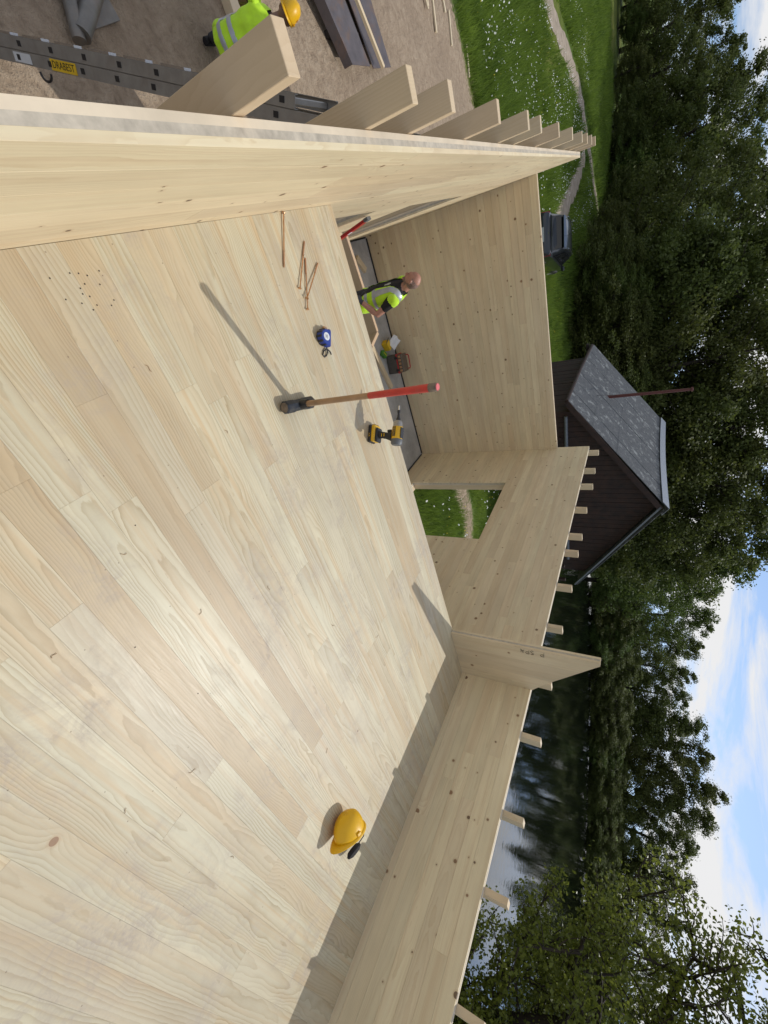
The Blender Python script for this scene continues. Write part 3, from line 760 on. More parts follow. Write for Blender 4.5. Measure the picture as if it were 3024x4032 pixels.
    for q in range(12):
        b = -0.05 + (L + 0.1) * q / 11; sag = -0.05 * math.sin(math.pi * q / 11)
        V += [W(-0.24, b, 2.08 - 0.24 * sl + 0.15 + sag), W(0, b, 2.08 + 0.155 + sag), W(0.24, b, 2.08 - 0.24 * sr + 0.15 + sag)]
    F = [(3 * q + k_, 3 * q + k_ + 1, 3 * q + k_ + 4, 3 * q + k_ + 3) for q in range(11) for k_ in range(2)]
    o = MB().add(V, F).build('ridge_cap', M['ridge'], root); o.modifiers.new('s', 'SOLIDIFY').thickness = 0.01
    # gutters running across the gable on brackets
    for a0, a1, z0_, z1_ in ((-3.0, -1.0, -0.50, -0.56), (0.05, 2.35, -0.60, -0.66)):
        p0, p1 = W(a0, 0.16, z0_), W(a1, 0.16, z1_)
        MB().tube([p0, (p0 + p1) / 2, p1], 0.055, 10).build('gutter', M['barn_trim'], root, True)
    for a0 in (-2.3, 1.1):
        MB().box(W(a0, 0.23, -0.70), (0.05, 0.16, 0.05)).build('bracket', M['barn'], root)
    # canopy post rail on the lake side
    for a0 in (2.3, 2.9):
        MB().box(W(a0, -0.35, -1.9), (0.09, 0.09, 2.4)).build('post', M['barn'], root)
    MB().box(W(2.6, -0.35, -0.95), (0.8, 0.07, 0.08)).build('rail', M['barn'], root)
    MB().box(W(2.6, -0.35, -1.4), (0.8, 0.06, 0.07)).build('rail', M['barn'], root)
    # stub of a beam at the far eave
    MB().box(W(-wl + 0.1, L - 0.35, ez - 0.17), (0.5, 0.12, 0.10)).build('beam_end', M['dark_wood'], root)
    # oxide-red pole through the roof
    pb = W(-2.38, 3.5, 2.08 - sl * 2.38); mb = MB(); mb.tube([pb - up * 0.25, pb + up * 0.9, pb + up * 2.35], [0.055, 0.05, 0.045], 10)
    pole = mb.build('roof_pole', M['oxide'], root, True)
    MB().lathe([(0.075, 0), (0.075, 0.05), (0.03, 0.06)], 10, Matrix.Translation(pb + up * 2.33)).build('cap', M['oxide'], pole)
    MB().tube([pb + Vector((-.05, 0, .2)), W(-2.9, 2.2, 2.08 - sl * 2.9 + .12)], 0.012, 6).build('stay_wire', M['black'], root)
    return root
barn()

# ------------------------------------------------------------------ parked car, seen over the end wall
def car():
    gz = float(ground_z(1.4, 24.0)); W2, L = 0.86, 4.35
    root = empty('parked_car', (1.30, 22.6, gz), (0, 0, R(-17)), label='dark grey hatchback parked on the grass, seen from behind over the end wall', cat='car')
    root.scale = (1.08, 1.08, 1.06)
    # local: +y forward, rear at y=0; side profile sections (y, half width bottom/belt, z)
    def loft(secs, name, mat, cap=True):
        V, F = [], []
        for s in secs: V += s
        n = len(secs[0])
        for i in range(len(secs) - 1):
            for k in range(n - 1): F.append((i * n + k, i * n + k + 1, (i + 1) * n + k + 1, (i + 1) * n + k))
        if cap: F += [tuple(range(n)), tuple(range((len(secs) - 1) * n, len(secs) * n))]
        return MB().add(V, F).build(name, mat, root, True)
    secs = []
    for yy, hw, zb, zt in ((-0.05, 0.70, 0.42, 0.72), (0.0, 0.78, 0.32, 0.93), (0.25, 0.85, 0.25, 0.97), (0.9, 0.87, 0.2, 0.98), (2.4, 0.88, 0.2, 0.95), (3.3, 0.86, 0.22, 0.90), (4.0, 0.80, 0.28, 0.78), (4.3, 0.66, 0.36, 0.62)):
        secs.append([(-hw * .9, yy, zb), (-hw, yy, zb + .12), (-hw, yy, (zb + zt) / 2), (-hw * .965, yy, zt - .05), (-hw * .86, yy, zt), (hw * .86, yy, zt), (hw * .965, yy, zt - .05), (hw, yy, (zb + zt) / 2), (hw, yy, zb + .12), (hw * .9, yy, zb), (-hw * .9, yy, zb)])
    body = loft(secs, 'body', M['car'])
    cab = []
    for yy, hb, ht, zb, zt in ((0.16, 0.72, 0.60, 0.93, 1.02), (0.42, 0.76, 0.60, 0.95, 1.40), (0.75, 0.77, 0.585, 0.95, 1.49), (1.5, 0.78, 0.595, 0.95, 1.52), (2.2, 0.78, 0.58, 0.94, 1.47), (2.95, 0.77, 0.60, 0.92, 0.96)):
        cab.append([(-hb, yy, zb), (-(hb * .4 + ht * .6), yy, zb + (zt - zb) * .62), (-ht, yy, zt - .05 * (zt - zb)), (-ht * .72, yy, zt), (ht * .72, yy, zt), (ht, yy, zt - .05 * (zt - zb)), (hb * .4 + ht * .6, yy, zb + (zt - zb) * .62), (hb, yy, zb), (-hb, yy, zb)])
    loft(cab, 'cabin', M['car'])
    def quad(name, pts, mat, par=root, th=0.012):
        mb = MB(); n = len(pts); mb.add(pts, [tuple(range(n))]); o = mb.build(name, mat, par); m = o.modifiers.new('s', 'SOLIDIFY'); m.thickness = th; m.offset = 0; return o
    rw = quad('rear_window', [(-0.62, 0.165, 1.00), (0.62, 0.165, 1.00), (0.535, 0.38, 1.355), (-0.535, 0.38, 1.355)], M['glass'])
    quad('spoiler', [(-0.57, 0.30, 1.415), (0.57, 0.30, 1.415), (0.57, 0.50, 1.455), (-0.57, 0.50, 1.455)], M['car'], root, 0.03)
    MB().tube([(0.1, 0.148, 1.02), (-0.32, 0.168, 1.05)], 0.012, 6).build('wiper', M['black'], rw)
    for s in (-1, 1):
        quad('side_window', [(s * 0.782, 0.55, 0.99), (s * 0.785, 1.42, 0.99), (s * 0.655, 1.42, 1.405), (s * 0.655, 0.85, 1.395)], M['glass'])
        quad('side_window', [(s * 0.785, 1.50, 0.99), (s * 0.785, 2.62, 0.97), (s * 0.66, 2.15, 1.365), (s * 0.655, 1.50, 1.405)], M['glass'])
        quad('tail_lamp', [(s * 0.60, -0.012, 0.62), (s * 0.80, 0.02, 0.62), (s * 0.79, 0.10, 0.93), (s * 0.62, 0.02, 0.93)], M['lamp_red'], root, 0.03)
        mm = MB(); mm.box((s * 0.97, 2.42, 1.03), (0.19, 0.10, 0.14), ch=0.03); mi = mm.build('mirror', M['car'], root); MB().box((s * 0.85, 2.44, 0.985), (0.14, 0.04, 0.04)).build('mirror_arm', M['black'], mi)
        MB().tube([(s * 0.56, 0.62, 1.50), (s * 0.57, 0.8, 1.535), (s * 0.57, 2.0, 1.515), (s * 0.56, 2.15, 1.475)], 0.014, 6).build('roof_rail', M['chrome'], root)
        for yy in (0.75, 3.45):
            wm_ = MB(); wm_.lathe([(0.19, -0.1), (0.30, -0.1), (0.315, -0.06), (0.315, 0.06), (0.30, 0.1), (0.19, 0.1), (0.19, -0.1)], 22, Matrix.Translation((s * 0.78, yy, 0.315)) @ Matrix.Rotation(R(90), 4, 'Y'))
            wh = wm_.build('wheel', M['rubber'], root, True)
            MB().lathe([(0.0, 0.05), (0.06, 0.06), (0.17, 0.04), (0.19, 0.09)], 18, Matrix.Translation((s * 0.78, yy, 0.315)) @ Matrix.Rotation(R(90) * s, 4, 'Y')).build('rim', M['steel'], wh, True)
    MB().box((0, -0.06, 0.42), (1.56, 0.10, 0.22), ch=0.04).build('bumper', M['black'], root)
    MB().box((0, -0.045, 0.66), (0.52, 0.012, 0.11)).build('number_plate', M['plate'], root)
    MB().lathe([(0.0, -0.012), (0.045, -0.008), (0.045, 0.0)], 14, Matrix.Translation((0, -0.02, 0.86)) @ Matrix.Rotation(R(90), 4, 'X')).build('badge', M['chrome'], root)
    MB().tube([(0.1, 0.72, 1.49), (0.1, 0.50, 1.68)], 0.006, 5).build('aerial', M['black'], root)
car()

# ------------------------------------------------------------------ trees
def leaf_cloud(rg, centers, radii, per, size, up_bias=0.35, flat=1.0):
    """leaf faces scattered round the given clump centres"""
    C = np.repeat(centers, per, 0); Rr = np.repeat(radii, per)
    v = rg.normal(size=C.shape); v /= np.linalg.norm(v, axis=1, keepdims=True)
    rr = Rr * rg.uniform(0.25, 1.0, len(C)) ** 0.6
    P = C + v * rr[:, None] * np.array([1, 1, 0.75 * flat])
    nrm = v * 0.6 + rg.normal(size=C.shape) * 0.7; nrm[:, 2] += up_bias; nrm /= np.linalg.norm(nrm, axis=1, keepdims=True)
    t = np.cross(nrm, rg.normal(size=C.shape)); t /= np.linalg.norm(t, axis=1, keepdims=True); b = np.cross(nrm, t)
    s = size * rg.uniform(0.6, 1.35, len(C))
    a = t * s[:, None]; c = b * (s * 0.62)[:, None]
    V = np.stack([P - a, P - a * 0.1 + c + nrm * (s * 0.15)[:, None], P + a, P - a * 0.1 - c + nrm * (s * 0.15)[:, None]], 1).reshape(-1, 3)
    F = np.arange(len(V)).reshape(-1, 4); return V, F

def tree_variant(seed, kind):
    rg = np.random.default_rng(seed); r = random.Random(seed)
    # unit tree: 10 m tall
    H = 10.0; tr = MB()
    trunk = [Vector((0, 0, -0.3)), Vector((r.uniform(-.1, .1), r.uniform(-.1, .1), 2.2)), Vector((r.uniform(-.3, .3), r.uniform(-.3, .3), 5.0)), Vector((r.uniform(-.4, .4), r.uniform(-.4, .4), 8.6))]
    tr.tube(trunk, [0.24, 0.18, 0.12, 0.03], 9)
    cs, rs = [], []
    nb = {'round': 30, 'tall': 34, 'wide': 32}[kind]
    z0 = {'round': 1.0, 'tall': 1.2, 'wide': 0.6}[kind]
    for i in range(nb):
        f = (i + 0.5) / nb; zz = z0 + (H - z0 - 0.5) * f; a = i * 2.399 + r.uniform(-.5, .5)
        prof = math.sin(math.pi * min(1, (f * 0.92 + 0.10))) ** 0.6
        Rm = {'round': 3.1, 'tall': 2.3, 'wide': 3.9}[kind] * prof * r.uniform(0.65, 1.12)
        st = Vector((0, 0, max(0.8, zz - Rm * 0.45))); en = Vector((math.cos(a) * Rm, math.sin(a) * Rm, zz + r.uniform(-.2, .5)))
        md = (st + en) / 2 + Vector((0, 0, 0.25))
        tr.tube([st, md, en], [0.07 * (1 - f * .6), 0.04 * (1 - f * .6), 0.012], 6)
        for k in range(7 if f < 0.62 else 5):
            q = 0.30 + 0.75 * (k + r.random()) / 7
            c = st.lerp(en, q) + Vector((r.gauss(0, .42), r.gauss(0, .42), r.gauss(0, .36) + .1))
            cs.append(c); rs.append(r.uniform(0.32, 0.72) * (0.75 + 0.35 * prof))
    cs, rs = np.array(cs), np.array(rs)
    V, F = leaf_cloud(rg, cs, rs, 120, 0.085)
    # loose leaves between the clumps soften the outline
    V2, F2 = leaf_cloud(rg, cs[::2], rs[::2] * 1.9, 70, 0.075); F2 = F2 + len(V); V = np.concatenate([V, V2]); F = np.concatenate([F, F2])
    return tr.mesh('trunk', True), V, F
TV = {}
for i, (sd, kd) in enumerate(((1, 'round'), (2, 'tall'), (3, 'wide'), (5, 'round'))):
    tm, V, F = tree_variant(sd, kd); tm.materials.append(M['bark'])
    TV[i] = (tm, np_mesh('crown', V, F, M['leaf']))
def tree(name, label, az_, dist, top_z, vi, wide=1.0, bright=False, rz=0.0, group=None, cat='tree', base=None):
    x, y = dist * math.sin(R(az_)), dist * math.cos(R(az_)); z = float(ground_z(x, y)) if base is None else base
    h = (top_z - z) / 10.0
    o = empty(name, (x, y, z), (0, 0, rz), label, cat, group); o.scale = (h * wide, h * wide, h)
    tm, c1 = TV[vi]; link('trunk', tm, None, o); c = link('crown', c1, None, o)
    if bright: c.material_slots[0].link = 'OBJECT'; c.material_slots[0].material = M['leaf_bright']
    return o
def tz(el, d): return 1.56 + d * math.tan(R(el))
G1, G2, G3 = 'broadleaf trees along the meadow edge', 'tall dark trees behind the barn', 'trees along the far lake shore'
TREES = [
 # az, dist, top elevation, variant, width, bright, group
 (-14.5, 88, 5.3, 0, 1.0, 1, G1), (-11.0, 86, 4.6, 2, 1.0, 0, G1), (-8.6, 80, 4.9, 0, 1.05, 0, G1), (-6.0, 76, 5.6, 3, 1.0, 0, G1), (-3.6, 70, 6.9, 1, 1.2, 0, G1), (-1.2, 66, 8.3, 2, 0.85, 0, G1), (1.6, 64, 8.0, 3, 0.95, 1, G1), (3.9, 58, 10.2, 0, 1.0, 0, G1),
 (6.6, 47, 12.0, 2, 0.9, 0, G2), (9.6, 43, 11.0, 1, 1.25, 0, G2), (12.6, 40, 12.5, 0, 1.05, 0, G2), (15.6, 42, 11.2, 3, 1.1, 0, G2), (18.8, 38, 13.2, 2, 0.9, 0, G2), (22.0, 42, 11.5, 0, 1.1, 0, G2), (25.2, 39, 12.6, 3, 1.05, 0, G2), (28.6, 40, 11.6, 1, 1.3, 0, G2), (31.8, 41, 13.0, 2, 0.9, 0, G2), (35.0, 44, 12.3, 0, 1.0, 0, G2), (38.3, 47, 12.2, 3, 1.0, 0, G2), (40.6, 52, 9.0, 1, 1.1, 1, G2),
 (43.6, 62, 7.0, 0, 1.0, 1, G3), (46.6, 70, 7.4, 2, 0.85, 1, G3), (49.6, 78, 6.0, 3, 1.0, 0, G3), (52.4, 84, 5.3, 0, 1.05, 0, G3), (55.0, 86, 5.2, 2, 0.85, 0, G3), (57.6, 88, 5.8, 1, 1.3, 0, G3), (60.2, 92, 6.8, 3, 1.0, 0, G3), (62.8, 95, 7.6, 0, 0.95, 0, G3), (65.4, 97, 7.2, 2, 0.8, 0, G3), (68.2, 100, 5.6, 3, 1.0, 0, G3), (71.0, 104, 4.9, 1, 1.2, 0, G3), (74.0, 108, 4.6, 0, 1.0, 0, G3), (77.2, 112, 4.4, 2, 0.9, 0, G3), (80.6, 118, 4.5, 3, 1.0, 0, G3), (84.0, 124, 4.4, 0, 1.0, 0, G3),
]
ORD = ['first', 'second', 'third', 'fourth', 'fifth', 'sixth', 'seventh', 'eighth', 'ninth', 'tenth', 'eleventh', 'twelfth', 'thirteenth', 'fourteenth', 'fifteenth']
cnt = {G1: 0, G2: 0, G3: 0}
TXT = {G1: 'green broadleaf tree at the meadow edge, {} of its row from the yard side', G2: 'tall dark leafy tree behind the car and barn, {} of its row from the meadow', G3: 'leafy tree on the far lake shore, {} of its row from the barn'}
rt = random.Random(21)
for (a, d, e, v, w, br, g) in TREES:
    tree('broadleaf_tree', TXT[g].format(ORD[cnt[g]]), a, d, tz(e, d), v, w, bool(br), rt.uniform(0, 6.28), g); cnt[g] += 1
# dense undergrowth below the trees: low bushes
G4 = 'bushes under the trees'
BUSH = [(-13, 80, -0.5, 2), (-10, 78, -1.2, 0), (-7, 73, -0.6, 2), (-4.5, 68, -1.0, 3), (-2, 64, -0.4, 2), (0.5, 62, 0.2, 0), (2.8, 56, 0.0, 2), (5.2, 45, -0.8, 0), (7.6, 38, -0.6, 2), (11, 36, -0.2, 0), (14.2, 35, 0.3, 2), (17.2, 34, 0.2, 0), (20.5, 34.5, 0.4, 2), (24, 35, 0.4, 3), (27.5, 37, 0.2, 2)]
for i, (a, d, e, v) in enumerate(BUSH):
    tree('bush', 'low leafy bush in front of the meadow and barn trees, {} from the left'.format(ORD[i]), a, d, tz(e, d), v, 1.9, i % 4 == 1, rt.uniform(0, 6.28), G4, 'bush')
def shore_dist(a):
    dd = np.linspace(40, 190, 1500); x_, y_ = dd * math.sin(R(a)), dd * math.cos(R(a)); k = inside(x_, y_, LAKE); return float(dd[np.where(k)[0].max()])
G5 = 'bushes along the far waterline'
a = 46.2; i = 0
CARD = ORD + ['sixteenth', 'seventeenth', 'eighteenth', 'nineteenth', 'twentieth', 'twenty-first', 'twenty-second', 'twenty-third', 'twenty-fourth']
while a < 86 and i < len(CARD):
    d = shore_dist(a) - 0.4 + 0.9 * math.sin(i * 2.1)
    tree('bush', 'dark waterside bush overhanging the far waterline, {} from the barn'.format(CARD[i]), a, d, tz(rt.uniform(-0.9, 0.6), d), (2, 0, 3)[i % 3], 1.8, i % 7 == 2, rt.uniform(0, 6.28), G5, 'bush'); i += 1; a += 1.75
# the near alder at the shore, its leafy boughs hanging over the lake view
def alder():
    r = random.Random(9); rg = np.random.default_rng(9)
    base = Vector((11.3, -0.75, -3.85))
    root = empty('alder_tree', base, label='near leafy alder with dark leaning trunk on the lake side', cat='tree')
    tp = [Vector((0, 0, -0.2)), Vector((-0.1, 0.55, 1.6)), Vector((-0.25, 1.25, 3.2)), Vector((-0.4, 1.95, 4.9)), Vector((-0.6, 2.3, 6.6)), Vector((-0.5, 2.5, 8.2))]
    tr = MB(); tr.tube(tp, [0.30, 0.25, 0.21, 0.16, 0.10, 0.05], 12)
    cs, rs = [], []
    def limb(p, dirv, L, rad, depth):
        pts = [p]; d = dirv.normalized(); n = 5
        for k in range(n):
            d = (d + Vector((r.gauss(0, .16), r.gauss(0, .16), r.gauss(0.02, .13)))).normalized(); pts.append(pts[-1] + d * (L / n))
        tr.tube(pts, [rad * (1 - 0.8 * k / n) for k in range(n + 1)], 6 if depth else 8)
        if depth < 2:
            for k in range(1, n + 1):
                for _ in range(2):
                    s = Vector((r.gauss(0, 1), r.gauss(0, 1), r.gauss(0.1, .6))).normalized()
                    limb(pts[k], d * 0.5 + s * 0.9, L * r.uniform(0.35, 0.68), rad * 0.42, depth + 1)
        else:
            for k in range(2, n + 1):
                if r.random() < (0.75 if pts[k].z > 5.2 else 1.0): cs.append(pts[k] + Vector((r.gauss(0, .05), r.gauss(0, .05), r.gauss(0, .05)))); rs.append(r.uniform(0.14, 0.3)) if len(rs) < len(cs) else None
    for (i, f, a, L, el) in ((1, .6, 100, 2.3, 10), (1, .9, 200, 1.6, 20), (2, .2, 120, 3.0, 5), (2, .5, 60, 2.6, 12), (2, .8, 150, 2.9, 15), (3, .1, 85, 3.2, 8), (3, .4, 130, 3.0, 22), (3, .7, 30, 2.4, 25), (3, .8, 180, 2.3, 30), (4, .2, 100, 2.8, 25), (4, .5, 150, 2.3, 35), (4, .8, 60, 2.2, 40), (2, .3, 250, 2.0, 10), (3, .5, 290, 2.3, 15), (4, .4, 270, 2.0, 30), (1, .8, 300, 1.8, 5)):
        L *= 0.58 if 50 < a < 160 else 0.8; p = tp[i].lerp(tp[i + 1], f); limb(p, Vector((math.cos(R(a)) * math.cos(R(el)), math.sin(R(a)) * math.cos(R(el)), math.sin(R(el)))), L, 0.075, 0)
    tr.build('trunk', M['bark'], root, True)
    V, F = leaf_cloud(rg, np.array(cs), np.array(rs) * 1.15, 10, 0.036)
    link('crown', np_mesh('crown', V, F, M['leaf_near']), None, root)
alder()

# ------------------------------------------------------------------ meadow: blades and flowers
def on_path(px, py):
    return (seg_dist(px, py, np.array(PATH1, float), False) < 1.05) | (seg_dist(px, py, np.array(PATH2, float), False) < 0.65)
def scatter(rg, n, box, fade=None):
    x = rg.uniform(box[0], box[1], n); y = rg.uniform(box[2], box[3], n)
    k = (bare_mask(x, y) < 0.42) & ~on_path(x, y) & ~inside(x, y, LAKE)
    if fade is not None: k &= rg.random(n) < fade(x, y)
    k &= ~((x > -0.6) & (x < 4.2) & (y < 7.8)) & ~((x > 4.9) & (x < 12) & (y > 12.5) & (y < 19.3))
    return x[k], y[k]
def blades(rg, x, y, h, w):
    n = len(x); z = ground_z(x, y); a = rg.uniform(0, 6.283, n); tuft = 0.45 + 1.1 * np.clip(0.5 + 0.5 * np.sin(x * 2.1 + 2 * np.sin(y * 1.7)) * np.sin(y * 2.3 + 1.4 * np.sin(x * 1.9)) + 0.35 * np.sin(x * 0.7 + y * 0.5), 0, 1.3)
    hh = h * rg.uniform(0.5, 1.4, n) * tuft; ww = w * rg.uniform(0.7, 1.3, n)
    lean = rg.normal(size=(n, 2)) * 0.35 * hh[:, None]
    V = np.stack([np.stack([x - np.cos(a) * ww, y - np.sin(a) * ww, z - 0.02], 1), np.stack([x + np.cos(a) * ww, y + np.sin(a) * ww, z - 0.02], 1), np.stack([x + lean[:, 0], y + lean[:, 1], z + hh], 1)], 1).reshape(-1, 3)
    return V
rg = np.random.default_rng(12)
VV = []
x, y = scatter(rg, 90000, (-9, 9, 14.5, 30)); VV.append(blades(rg, x, y, 0.34, 0.014))
x, y = scatter(rg, 90000, (-18, 12, 28, 66)); VV.append(blades(rg, x, y, 0.32, 0.03))
x, y = scatter(rg, 70000, (4.3, 13.5, 3.0, 14.0)); VV.append(blades(rg, x, y, 0.20, 0.008))
x, y = scatter(rg, 20000, (9, 24, 8, 28)); VV.append(blades(rg, x, y, 0.45, 0.02))
V = np.concatenate(VV); tag(link('meadow_grass', np_mesh('meadow_grass', V, np.arange(len(V)).reshape(-1, 3), M['grassblade'])), 'tall green meadow grass around the building site', 'grass', kind='stuff')
def flowers(rg, x, y, h, s, mat, name, label):
    n = len(x); z = ground_z(x, y) + h * rg.uniform(0.7, 1.3, n); k = 6; ang = np.arange(k) * 2 * np.pi / k
    s_ = s * rg.uniform(0.6, 1.3, n); tilt = rg.normal(size=(n, 2)) * 0.4
    dx = np.cos(ang)[None] * s_[:, None]; dy = np.sin(ang)[None] * s_[:, None]
    V = np.stack([x[:, None] + dx, y[:, None] + dy, z[:, None] + dx * tilt[:, :1] + dy * tilt[:, 1:]], 2)
    top = np.stack([x, y, z + s_ * 0.7], 1)[:, None, :]
    V = np.concatenate([V, top], 1).reshape(-1, 3); b = (np.arange(n) * (k + 1))[:, None, None]
    F = (np.stack([np.arange(k), (np.arange(k) + 1) % k, np.full(k, k)], 1)[None] + b).reshape(-1, 3)
    return tag(link(name, np_mesh(name, V, F, mat)), label, 'flowers', kind='stuff')
clump = lambda x, y: 0.10 + 0.90 * (np.sin(x * 1.3 + 2 * np.sin(y * 0.5)) * np.sin(y * 0.9 + x * 0.4) > 0.1)
xa, ya = scatter(rg, 5200, (-9, 2.5, 17.0, 45), clump); xb, yb = scatter(rg, 420, (4.4, 13, 4, 15))
flowers(rg, np.concatenate([xa, xb]), np.concatenate([ya, yb]), 0.34, 0.024, M['petal'], 'white_flowers', 'white meadow flowers scattered through the grass')
xa, ya = scatter(rg, 260, (-6, 9, 17, 32)); xb, yb = scatter(rg, 200, (4.4, 13, 4, 15))
flowers(rg, np.concatenate([xa, xb]), np.concatenate([ya, yb]), 0.22, 0.018, M['petal_y'], 'yellow_flowers', 'small yellow dandelions among the grass')

# ------------------------------------------------------------------ tools on the deck
def sledge():
    root = empty('sledgehammer', (0.521, 1.600, 0), (0, 0, R(-15)), label='sledgehammer standing on its head with a red painted grip', cat='hammer')
    hd = MB()     # head lies along local y, eye in the middle
    prof = [(-0.105, 0.026, 0.026), (-0.098, 0.031, 0.031), (-0.05, 0.031, 0.031), (-0.035, 0.028, 0.031), (0.035, 0.028, 0.031), (0.05, 0.031, 0.031), (0.098, 0.031, 0.031), (0.105, 0.026, 0.026)]
    V, F = [], []; n = 8
    for (yy, hx, hz) in prof:
        c = 0.4
        for (a, b) in ((1, c), (c, 1), (-c, 1), (-1, c), (-1, -c), (-c, -1), (c, -1), (1, -c)): V.append((a * hx, yy, 0.0325 + b * hz))
    for i in range(len(prof) - 1):
        for k in range(n): F.append((i * n + k, i * n + (k + 1) % n, (i + 1) * n + (k + 1) % n, (i + 1) * n + k))
    F += [tuple(range(n))[::-1], tuple(range((len(prof) - 1) * n, len(prof) * n))]
    hd.add(V, F); h = hd.build('head', M['iron'], root)
    for s in (-1, 1):
        MB().lathe([(0.0, 0.0), (0.022, 0.0), (0.0305, -0.006), (0.0325, -0.045)], 8, Matrix.Translation((0, s * 0.1075, 0.0325)) @ Matrix.Rotation(R(-90) * s, 4, 'X') @ Matrix.Rotation(R(22.5), 4, 'Z')).build('striking_face', M['iron_face'], h)
    MB().lathe([(0.027, 0.06), (0.025, 0.08), (0.021, 0.10), (0.020, 0.10)], 14, None).build('collar', M['black'], root, True)
    MB().lathe([(0.0175, 0.06), (0.0175, 0.11), (0.0165, 0.25), (0.0165, 0.47)], 14, None, sx=0.85).build('handle', M['handle'], root, True)
    g = MB().lathe([(0.0169, 0.47), (0.0175, 0.472), (0.0185, 0.62), (0.0200, 0.76), (0.0205, 0.80)], 14, None, sx=0.88).build('grip', M['red'], root, True)
    MB().lathe([(0.0208, 0.775), (0.0208, 0.806), (0.018, 0.812)], 14, None, sx=0.88).build('worn_band', M['iron_face'], root, True)
    MB().lathe([(0.0182, 0.811), (0.016, 0.815), (0.0, 0.8155)], 14, None, sx=0.88).build('end_cap', M['pink'], root, True)
sledge()

def drill():
    # local: x = towards the bit, z = up; stands on its battery
    root = empty('cordless_drill', (0.975, 2.165, 0), (0, 0, R(140)), label='yellow and black cordless drill standing on its battery at the deck edge', cat='drill')
    MB().box((0.010, 0, 0.012), (0.118, 0.070, 0.022), ch=0.006).build('battery_base', M['black'], root)
    bt = MB(); bt.box((0.012, 0, 0.038), (0.112, 0.072, 0.030), ch=0.008); bat = bt.build('battery', M['yellow'], root)
    MB().box((0.068, 0, 0.034), (0.006, 0.052, 0.024), ch=0.002).build('battery_clip', M['black'], bat)
    MB().box((0.000, 0, 0.062), (0.094, 0.062, 0.020), ch=0.007).build('foot', M['black'], root)
    # handle: loft from the foot to the motor
    V, F = [], []; n = 10; secs = [(0.004, 0.070, 0.026, 0.020), (0.000, 0.095, 0.022, 0.018), (-0.006, 0.125, 0.022, 0.018), (-0.012, 0.150, 0.026, 0.020), (-0.014, 0.172, 0.034, 0.024)]
    for (cx, z, a, b) in secs:
        for k in range(n): V.append((cx + a * math.cos(2 * math.pi * k / n), b * math.sin(2 * math.pi * k / n), z))
    for i in range(len(secs) - 1):
        for k in range(n): F.append((i * n + k, i * n + (k + 1) % n, (i + 1) * n + (k + 1) % n, (i + 1) * n + k))
    h = MB().add(V, F).build('handle', M['rubber'], root, True)
    MB().box((0.024, 0, 0.148), (0.018, 0.016, 0.034), ch=0.005).build('trigger', M['black'], h)
    for zz in (0.10, 0.118): MB().box((-0.004, 0.0195, zz), (0.020, 0.004, 0.004)).build('grip_line', M['yellow'], h)
    Mx = Matrix.Translation((0, 0, 0.205)) @ Matrix.Rotation(R(90), 4, 'Y')
    mo = MB(); mo.lathe([(0.0, -0.070), (0.026, -0.070), (0.033, -0.062), (0.034, -0.045), (0.034, 0.040), (0.032, 0.046)], 16, Mx, sx=1.05); mt = mo.build('motor_housing', M['yellow'], root, True)
    MB().lathe([(0.0, -0.0725), (0.027, -0.0725), (0.0355, -0.062), (0.0355, -0.036), (0.0345, -0.034)], 16, Mx, sx=1.05).build('rear_cap', M['grey_plastic'], mt, True)
    MB().box((0.005, 0, 0.239), (0.07, 0.036, 0.006), ch=0.002).build('top_strip', M['black'], mt)
    MB().lathe([(0.032, 0.046), (0.030, 0.050), (0.030, 0.072), (0.022, 0.084), (0.015, 0.088)], 16, Mx).build('gearbox', M['steel'], root, True)
    MB().lathe([(0.015, 0.086), (0.014, 0.100), (0.010, 0.112), (0.008, 0.114)], 12, Mx).build('chuck', M['black'], root, True)
    MB().lathe([(0.0095, 0.112), (0.0095, 0.120), (0.0072, 0.122), (0.0072, 0.138), (0.0098, 0.140), (0.0098, 0.155), (0.0, 0.155)], 10, Mx).build('bit_holder', M['black'], root, True)
    MB().lathe([(0.0055, 0.154), (0.0055, 0.184), (0.0, 0.185)], 8, Mx).build('socket_bit', M['chrome'], root, True)
    for s in (-1, 1):
        lb = MB(); lb.box((0.012, s * 0.0352, 0.200), (0.062, 0.0012, 0.020)); l_ = lb.build('label_plate', M['black'], mt)
        tm = text_mesh('DEWALT', 0.0145, 0.0002); o = link('lettering', tm, M['yellow'], mt); o.matrix_local = basis((-s, 0, 0), (0, 0, 1), (0.012, s * 0.0361, 0.2))
        tm = text_mesh('XR', 0.020, 0.0002); o = link('lettering', tm, M['yellow'], bat); o.matrix_local = basis((-s, 0, 0), (0, 0, 1), (0.0, s * 0.0352, 0.012))
drill()

